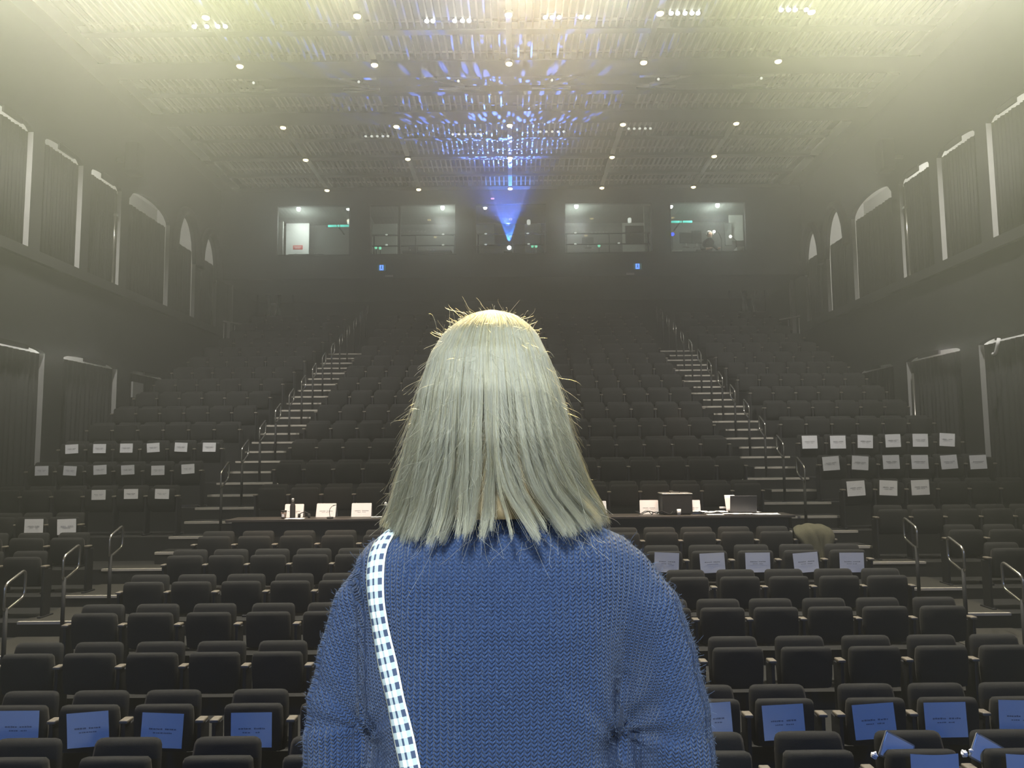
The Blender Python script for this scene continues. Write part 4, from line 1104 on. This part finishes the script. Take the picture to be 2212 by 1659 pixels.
leg = mth('MULTIPLY_ADD', leg, .32, .62)
col = mth('SUBTRACT', 1.0, mth('POWER', a_, 3.0))
mid = mth('SUBTRACT', 1.0, mth('MULTIPLY', mth('POWER', mth('SUBTRACT', 1.0, a_), 6.0), .35))
hgt = mth('MULTIPLY', mth('MULTIPLY', col, leg), mid)
n3 = N_('ShaderNodeTexNoise'); n3.inputs['Scale'].default_value = 900; n3.inputs['Detail'].default_value = 3; L_(uvn.outputs[0], n3.inputs['Vector'])
hgt = mth('ADD', hgt, mth('MULTIPLY', n3.outputs['Fac'], .35))
bmp = N_('ShaderNodeBump'); bmp.inputs['Strength'].default_value = 1.0; bmp.inputs['Distance'].default_value = .0042
L_(hgt, bmp.inputs['Height']); L_(bmp.outputs[0], bs_.inputs['Normal'])
n4 = N_('ShaderNodeTexNoise'); n4.inputs['Scale'].default_value = 420; n4.inputs['Detail'].default_value = 2; L_(uvn.outputs[0], n4.inputs['Vector'])
rp = N_('ShaderNodeValToRGB'); rp.color_ramp.elements[0].position = .35; rp.color_ramp.elements[0].color = (.013, .031, .098, 1)
rp.color_ramp.elements[1].position = .72; rp.color_ramp.elements[1].color = (.029, .064, .185, 1)
L_(n4.outputs['Fac'], rp.inputs[0]); L_(rp.outputs[0], bs_.inputs['Base Color'])
bs_.inputs['Roughness'].default_value = .85; bs_.inputs['Specular IOR Level'].default_value = .30
bs_.inputs['Sheen Weight'].default_value = .10; bs_.inputs['Sheen Roughness'].default_value = .4
sweater = link('sweater', sm, body, [ms]); tag(sweater, 'navy ribbed knit sweater')

# loose fibres standing off the wool
def curves_obj(name, pts, rad, m_, parent):
    """pts: (n, k, 3) array"""
    n, k_, _ = pts.shape
    cu = bpy.data.hair_curves.new(name); cu.add_curves([k_] * n)
    cu.position_data.foreach_set('vector', pts.astype(np.float32).reshape(-1))
    at = cu.attributes.get('radius') or cu.attributes.new('radius', 'FLOAT', 'POINT')
    at.data.foreach_set('value', rad.astype(np.float32).reshape(-1))
    cu.materials.append(m_)
    o = bpy.data.objects.new(name, cu); COL.objects.link(o); o.parent = parent
    return o
idx = rng.choice(np.where((Y < .06) & (Z > -.45))[0], 9000)
p0 = co2[idx]; d0 = no[idx] + rng.normal(0, .7, (9000, 3)); d0 /= np.linalg.norm(d0, axis=1)[:, None]
ln = rng.uniform(.0015, .0045, 9000) * (1 + 1.2 * (rng.random(9000) > .95)); cur = rng.normal(0, .6, (9000, 3))
ts = np.linspace(0, 1, 4)
pts = p0[:, None] + (d0[:, None] * ts[None, :, None] + cur[:, None] * (ts ** 2)[None, :, None]) * ln[:, None, None]
mf_ = mat('wool_fibre', (.09, .13, .24), .8)
fz = curves_obj('wool_fibres', pts, np.full((9000, 4), .00010), mf_, sweater); tag(fz, kind='stuff')

# trousers and shoes (below the frame)
tb = MB()
tb.rings([ell(MX, 1.0, z, a, b) for z, a, b in ((-.54, .158, .112), (-.62, .172, .125), (-.72, .178, .125))])
for s in (-1, 1): tb.rings([ell(MX + s * x, 1.0 + y, z, r, r * 1.05, 24, 2) for z, x, y, r in ((-.66, .086, 0, .092), (-.80, .088, .0, .088), (-1.0, .09, .0, .075), (-1.2, .09, -.008, .068), (-1.42, .09, -.005, .062))])
tb.obj('trousers', mat('dark_trousers', (.02, .02, .025), .85, noise_s=40), body)
for s in (-1, 1):
    MB().rings([[W(MX + s * .097 + w_ * math.cos(a), y, SZ + max(0, h * math.sin(a)) + .0) for a in [2 * PI * q / 16 for q in range(16)]] for y, w_, h in ((.93, .02, .04), (.95, .038, .07), (1.02, .042, .095), (1.10, .044, .06), (1.17, .040, .045), (1.20, .018, .025))]).obj('shoe', M['black'], body)

# --- hair
zs_ = np.array([-.135, -.115, -.09, -.07, -.041, .0195, .079, .128, .159, .1715, .183, .190])
HW = np.array([.128, .130, .129, .123, .1140, .102, .0905, .077, .060, .046, .029, .003])
HM = np.array([-.019, -.019, -.019, -.021, -.027, -.0295, -.030, -.030, -.028, -.026, -.026, -.026])
HB = np.array([.116, .113, .108, .103, .104, .108, .102, .086, .066, .050, .030, .004])
def env(z, ph, inset=0.0):
    a = np.interp(z, zs_, HW); m = np.interp(z, zs_, HM); b = np.interp(z, zs_, HB)
    b = np.where(np.cos(ph) > 0, b, b * .86)
    x = m + np.maximum(a - inset, .001) * np.sin(ph); y = 1.0 - np.maximum(b - inset, .001) * np.cos(ph)
    return np.stack([x, y, z + ZC], -1)
b = MB(); R = []
for z in np.linspace(-.075, .183, 24):
    R.append([tuple(env(np.array(z), np.array(2 * PI * q / 40), .014)) for q in range(40)])
mhb = mat('hair_mass', (.22, .17, .10), .6)
hair = b.rings(R).obj('hair', mhb, body); tag(hair, 'straight blonde bob to the shoulders')
NS, K = 15000, 18
ph = rng.uniform(-math.radians(128), math.radians(128), NS)
NC = 95; cc = np.sort(rng.uniform(-math.radians(128), math.radians(128), NC))
ci = np.abs(ph[:, None] - cc[None]).argmin(1)
lo = rng.random(NS) < .12; ci[lo] = rng.integers(0, NC, lo.sum()) * 0 + ci[lo]
t = np.linspace(0, 1, K)[None]
z0 = .1895 - .060 * rng.random(NS) ** 1.6
side = np.sin(ph)
hem = -.098 + .012 * np.cos(ph) + np.where(side > 0, .012 * side ** 2, 0) + rng.normal(0, .0055, NC)[ci] + rng.normal(0, .0045, NS)
short = rng.random(NS) < .18; hem = hem + .045 * sst(-.15, -.6, np.cos(ph)) + .02 * sst(.2, -.3, np.cos(ph))
hem = np.where(short, hem + rng.uniform(.01, .12, NS), hem)
zz = z0[:, None] + (hem - z0)[:, None] * t ** 1.25
cl = .80 * sst(.25, 1.0, t)
cs = rng.normal(0, 1, NC)[ci][:, None]; cph = rng.uniform(0, 6.28, NC)[ci][:, None]
php = ph[:, None] + (cc[ci] - ph)[:, None] * cl * rng.uniform(.5, 1, NS)[:, None]
php = php + .030 * cs * np.sin(3.2 * t + cph) * t
fl = np.clip((t - .70) / .30, 0, 1) ** 1.7
sweep = np.where(side < .12, -.16, .16)[:, None] * (.45 + .55 * np.abs(side))[:, None] + .09 * cs
php = php + fl * sweep
php = php + rng.normal(0, .012, NS)[:, None] * np.sin(5 * t + rng.uniform(0, 6.28, NS)[:, None]) * t
lay = rng.random(NS) ** 1.5 * .013
base = env(zz, php, lay[:, None] * np.ones_like(zz))
nrm = np.stack([np.sin(php), -np.cos(php), np.zeros_like(php)], -1)
out = (.012 * fl ** 1.3 * (.3 + .7 * np.abs(side))[:, None] + .0055 * cs * sst(.2, .9, t) + .0030 * np.sin(6 * t + cph) * t)
hp = base + nrm * out[..., None] + rng.normal(0, .0006, (NS, 1, 3)) * np.sin(9 * t)[..., None]
rad = .00028 * (1 - .6 * t ** 3) * np.ones((NS, 1))
# flyaways and crown frizz
NF = 900
fp = rng.uniform(-math.radians(125), math.radians(125), NF); fz0 = np.where(rng.random(NF) < .22, rng.uniform(.15, .188, NF), rng.uniform(-.10, .15, NF))
fs = env(fz0, fp, np.zeros(NF)); fn = np.stack([np.sin(fp), -np.cos(fp) * .9, np.where(fz0 > .14, .35, .05)], -1)
fn /= np.linalg.norm(fn, axis=1)[:, None]
tt = np.linspace(0, 1, K)[None, :, None]
L0 = rng.uniform(.010, .045, NF) * np.where(fz0 > .14, .5, 1) * np.where(rng.random(NF) < .12, 1.6, 1)
down = np.stack([np.cos(fp) * rng.normal(0, .5, NF), np.sin(fp) * rng.normal(0, .5, NF), np.where(fz0 > .15, rng.normal(0, .4, NF), -1.0)], -1)
bend = rng.normal(0, .5, (NF, 3))
fpnt = fs[:, None] + L0[:, None, None] * (down[:, None] * tt * .9 + fn[:, None] * (.75 * rng.random(NF)[:, None, None] * tt ** 1.4) + bend[:, None] * (tt ** 2 * np.sin(2.5 * tt)) * .8)
hp = np.concatenate([hp, fpnt]); rad = np.concatenate([rad, np.full((NF, K), .00013)])
mh = bpy.data.materials.new('blonde_hair'); mh.use_nodes = True
nt = mh.node_tree; nt.nodes.remove(nt.nodes['Principled BSDF'])
hb = nt.nodes.new('ShaderNodeBsdfHairPrincipled'); hi = nt.nodes.new('ShaderNodeHairInfo'); cr = nt.nodes.new('ShaderNodeValToRGB')
hb.parametrization = 'COLOR'
cr.color_ramp.elements[0].color = (.46, .30, .09, 1); cr.color_ramp.elements[1].color = (.98, .91, .50, 1)
e_ = cr.color_ramp.elements.new(.5); e_.color = (.88, .72, .31, 1)
nt.links.new(hi.outputs['Random'], cr.inputs[0]); nt.links.new(cr.outputs[0], hb.inputs['Color'])
hb.inputs['Roughness'].default_value = .32; hb.inputs['Radial Roughness'].default_value = .45
nt.links.new(hb.outputs[0], nt.nodes['Material Output'].inputs[0])
hs = curves_obj('hair_strands', hp, rad, mh, hair); tag(hs, kind='stuff')

# --- gingham strap over the left shoulder, bag at the hip below the frame
from mathutils.bvhtree import BVHTree
bvh = BVHTree.FromPolygons([Vector(c) for c in co2], [tuple(p.vertices) for p in sm.polygons])
path, nrms = [], []
for px, py in ((846, 1150), (826, 1172), (816, 1200), (812, 1240), (815, 1300), (827, 1370), (841, 1440), (857, 1510), (873, 1585), (889, 1659), (904, 1740), (922, 1830), (940, 1920)):
    o_ = Vector((0, 0, ZC)); d_ = (P(px, py, 1.0) - o_).normalized()
    h, n_, *_r = bvh.ray_cast(o_, d_)
    if h is None: continue
    path.append(h + n_ * .004); nrms.append(n_)
back_end = path[-1]
fr_, frn = [], []
for x, z in ((-.145, -.12), (-.150, -.18), (-.150, -.26), (-.148, -.36), (-.145, -.46), (-.14, -.56)):
    h, n_, *_r = bvh.ray_cast(W(x, 1.6, z), Vector((0, -1, 0)))
    if h is not None: fr_.append(h + n_ * .004); frn.append(n_)
top = (path[0] + fr_[0]) / 2; h, n_, *_r = bvh.ray_cast(top + Vector((0, 0, .2)), Vector((0, 0, -1)))
mids, mn = ([h + n_ * .005], [n_]) if h is not None else ([], [])
allp = path[::-1] + mids + fr_; alln = nrms[::-1] + mn + frn
# resample evenly
ac = [0]
for a, b_ in zip(allp, allp[1:]): ac.append(ac[-1] + (b_ - a).length)
tot = ac[-1]; n_s = 220; b = MB(); rows = []; vs_acc = []
A = np.array([list(p) for p in allp]); AN = np.array([list(p) for p in alln])
ss = np.linspace(0, tot, n_s)
def smooth(q):
    for _ in range(14): q[1:-1] = (q[:-2] + 2 * q[1:-1] + q[2:]) / 4
    return q
PP = smooth(np.stack([np.interp(ss, ac, A[:, i]) for i in range(3)], 1)); PN = smooth(np.stack([np.interp(ss, ac, AN[:, i]) for i in range(3)], 1))
PN /= np.linalg.norm(PN, axis=1)[:, None]
SW_ = .0265
for i in range(n_s):
    tg = Vector(PP[min(i + 1, n_s - 1)] - PP[max(i - 1, 0)]).normalized(); nn = Vector(PN[i]); bi = tg.cross(nn).normalized()
    rows.append([Vector(PP[i]) + bi * (SW_ * (q / 8 - .5)) + nn * (.0012 - .003 * (q / 4 - 1) ** 2) for q in range(9)])
b.grid(rows)
me_ = b.mesh('strap', fix=False); uvl = me_.uv_layers.new(name='strap')
for p in me_.polygons:
    for l in p.loop_indices:
        vi = me_.loops[l].vertex_index; uvl.data[l].uv = ((vi % 9) / 8, ss[vi // 9] / .0150)
mg_ = bpy.data.materials.new('gingham'); mg_.use_nodes = True
nt = mg_.node_tree; bs_ = nt.nodes['Principled BSDF']; N_ = nt.nodes.new; L_ = nt.links.new
uvn = N_('ShaderNodeUVMap'); uvn.uv_map = 'strap'; sp_ = N_('ShaderNodeSeparateXYZ'); L_(uvn.outputs[0], sp_.inputs[0])
ua, vb = sp_.outputs[0], mth('FRACT', sp_.outputs[1])
row_ = mth('LESS_THAN', vb, .52)
def band(lo_, hi_): return mth('MULTIPLY', mth('GREATER_THAN', ua, lo_), mth('LESS_THAN', ua, hi_))
cb = mth('MINIMUM', mth('ADD', mth('ADD', band(.075, .275), band(.455, .555)), band(.735, .925)), 1.0)
edge = mth('ADD', mth('LESS_THAN', ua, .075), mth('GREATER_THAN', ua, .925))
tone = mth('MULTIPLY', mth('ADD', cb, mth('MULTIPLY', row_, mth('SUBTRACT', 1.0, edge))), .5)
wv = N_('ShaderNodeTexChecker'); wv.inputs['Scale'].default_value = 18; L_(uvn.outputs[0], wv.inputs['Vector'])
cr = N_('ShaderNodeValToRGB'); cr.color_ramp.interpolation = 'CONSTANT'
cr.color_ramp.elements[0].color = (.82, .86, .84, 1); cr.color_ramp.elements[1].position = .75; cr.color_ramp.elements[1].color = (.035, .055, .12, 1)
e_ = cr.color_ramp.elements.new(.3); e_.color = (.36, .44, .50, 1)
L_(tone, cr.inputs[0]); L_(cr.outputs[0], bs_.inputs['Base Color']); bs_.inputs['Roughness'].default_value = .8
bag = thing('shoulder_bag', 'shoulder bag on a navy and white gingham strap over her left shoulder', 'bag', (0, 0, 0))
so = link('strap', me_, bag, [mg_]); m_ = so.modifiers.new('t', 'SOLIDIFY'); m_.thickness = .0016; m_.offset = 0
bz = W(-.16, 1.0, -.86)
MB().box(bz, (.10, .30, .24), bev=.03, seg=3).obj('bag_body', mat('navy_canvas', (.03, .045, .09), .85, noise_s=80), bag)

# --- the operator bent over the desk in the last control room window
ph_ = P(1533, 508, 23.75)
hx, hy, hz = ph_
def q(x, y, z): return Vector((hx + x, hy + y, hz + z))
V = [(q(-.10, .32, -.72), (.15, .12))]; E = []
sp = chain(V, E, 0, [(q(-.09, .25, -.50), (.14, .11)), (q(-.06, .14, -.27), (.16, .11))])
chain(V, E, sp, [(q(-.02, .05, -.15), .055), (q(0, 0, -.05), (.075, .085)), (q(0, -.02, .03), (.082, .095)), (q(0, -.01, .09), (.06, .07))])
for s in (-1, 1):
    wv_ = chain(V, E, sp, [(q(-.05 + s * .17, .12, -.27), .055), (q(-.02 + s * .24, -.05, -.46), .042), (q(.06 + s * .15, -.26, -.50), .032), (q(.07 + s * .13, -.32, -.50), (.035, .018))])
    for j in range(4): chain(V, E, wv_, [(q(.07 + s * .13 + (j - 1.5) * .02, -.37, -.505), .0095), (q(.07 + s * .13 + (j - 1.5) * .022, -.41 + abs(j - 1.4) * .01, -.52), .008)])
    chain(V, E, wv_, [(q(.07 + s * .09, -.33, -.50), .010), (q(.07 + s * .07, -.36, -.505), .009)])
    chain(V, E, 0, [(q(-.10 + s * .10, .12, -.78), .085), (q(-.10 + s * .11, -.12, -.79), .060), (q(-.10 + s * .11, -.12, hz * 0 + (zf - hz) + .10), .042), (q(-.10 + s * .11, -.24, (zf - hz) + .04), .032)])
op = link('person', skin_body(V, E), None, [M['skin']])
tag(op, 'person in dark top bent over the desk in the last control room window', 'person')
b = MB(); b.rings([ell(0, 0, 0, .1, .1)]) if False else None
b.ball(q(0, .025, .045), .105, (.95, 1.0, .85), n=18).obj('hair', mat('dark_hair', (.03, .025, .02), .7), op)
k = MB(); k.rings([[q(c.x, c.y, c.z) for c in [Vector((-.10 + .01 * u + a * math.cos(t_), .32 - .10 * u - .0 + b_ * math.sin(t_), -.74 + .125 * u)) for t_ in [2 * PI * i / 20 for i in range(20)]]] for u, a, b_ in ((0, .175, .145), (1, .17, .14), (2, .165, .13), (3, .175, .125), (4, .19, .115), (4.5, .13, .10), (4.9, .07, .07))])
for s in (-1, 1): k.tube([q(-.05 + s * .12, .12, -.25), q(-.05 + s * .18, .11, -.29), q(-.02 + s * .24, -.05, -.46), q(.03 + s * .19, -.17, -.485)], [.06, .066, .052, .044], 14)
k.obj('dark_top', M['dark'], op)
k = MB(); k.tube([q(.10 * math.cos(a), .01, .04 + .10 * math.sin(a)) for a in np.linspace(.1, PI - .1, 12)], .010, 8); k.cyl(q(.105, 0, .02), .035, .03, axis='X', n=12).cyl(q(-.105, 0, .02), .035, .03, axis='X', n=12)
k.obj('headset', M['metal'], op)
t = thing('task_lamp', 'small glowing task lamp beside the seated operator\'s head', 'lamp', (hx + .02, hy - .45, zf)); zl = hz - .02 - zf
MB().tube([(.25, .1, 0), (.25, .1, zl - .2), (.15, .05, zl + .0), (.0, 0, zl + .03)], .010, 6).cyl((.25, .1, .01), .10, .02, n=14).obj('arm', M['black'], t)
MB().ball((0, 0, zl), .045, n=12).obj('bulb', mat('task_glow', (1, .9, .8), .4, emit=(1, .93, .85), es=7), t)
t = thing('task_lamp', 'second glowing task lamp further right by the pale boards', 'lamp', (P(1578, 511, 23.3).x, 23.3, zf)); zl = P(1578, 511, 23.3).z - zf
MB().tube([(.2, .1, 0), (.2, .1, zl - .1), (.0, 0, zl + .03)], .010, 6).cyl((.2, .1, .01), .10, .02, n=14).obj('arm', M['black'], t)
MB().ball((0, 0, zl), .045, n=12).obj('bulb', bpy.data.materials['task_glow'], t)
t = thing('office_chair', 'dark office chair under the seated operator', 'chair', (hx - .10, hy + .30, zf)); zz_ = (hz - .86) - zf
MB().box((0, 0, zz_ - .03), (.46, .44, .07), bev=.03).obj('seat', M['black'], t); MB().box((0, .24, zz_ + .32), (.42, .06, .48), bev=.03).obj('backrest', M['black'], t)
MB().cyl((0, 0, zz_ / 2), .03, zz_, n=10).obj('column', M['metal'], t)
for j in range(5):
    a = 2 * PI * j / 5; MB().tube([(0, 0, .09), (.26 * math.cos(a), .26 * math.sin(a), .04)], .018, 6).ball((.27 * math.cos(a), .27 * math.sin(a), .03), .03, n=8).obj('leg', M['black'], t)

# ------------------------------------------------------------------ haze in the hall
b = MB(); b.b2((-8.7, -5.5, .02), (8.7, DB - .05, ZC + 9.1))
mhz = bpy.data.materials.new('stage_haze'); mhz.use_nodes = True
nt = mhz.node_tree; nt.nodes.remove(nt.nodes['Principled BSDF'])
v = nt.nodes.new('ShaderNodeVolumeScatter'); v.inputs['Density'].default_value = HAZE; v.inputs['Anisotropy'].default_value = .88; v.inputs['Color'].default_value = (1, 1, 1, 1)
nt.links.new(v.outputs[0], nt.nodes['Material Output'].inputs['Volume'])
hz_ = b.obj('haze', mhz); tag(hz_, 'thin stage haze filling the whole hall', 'haze', kind='stuff')
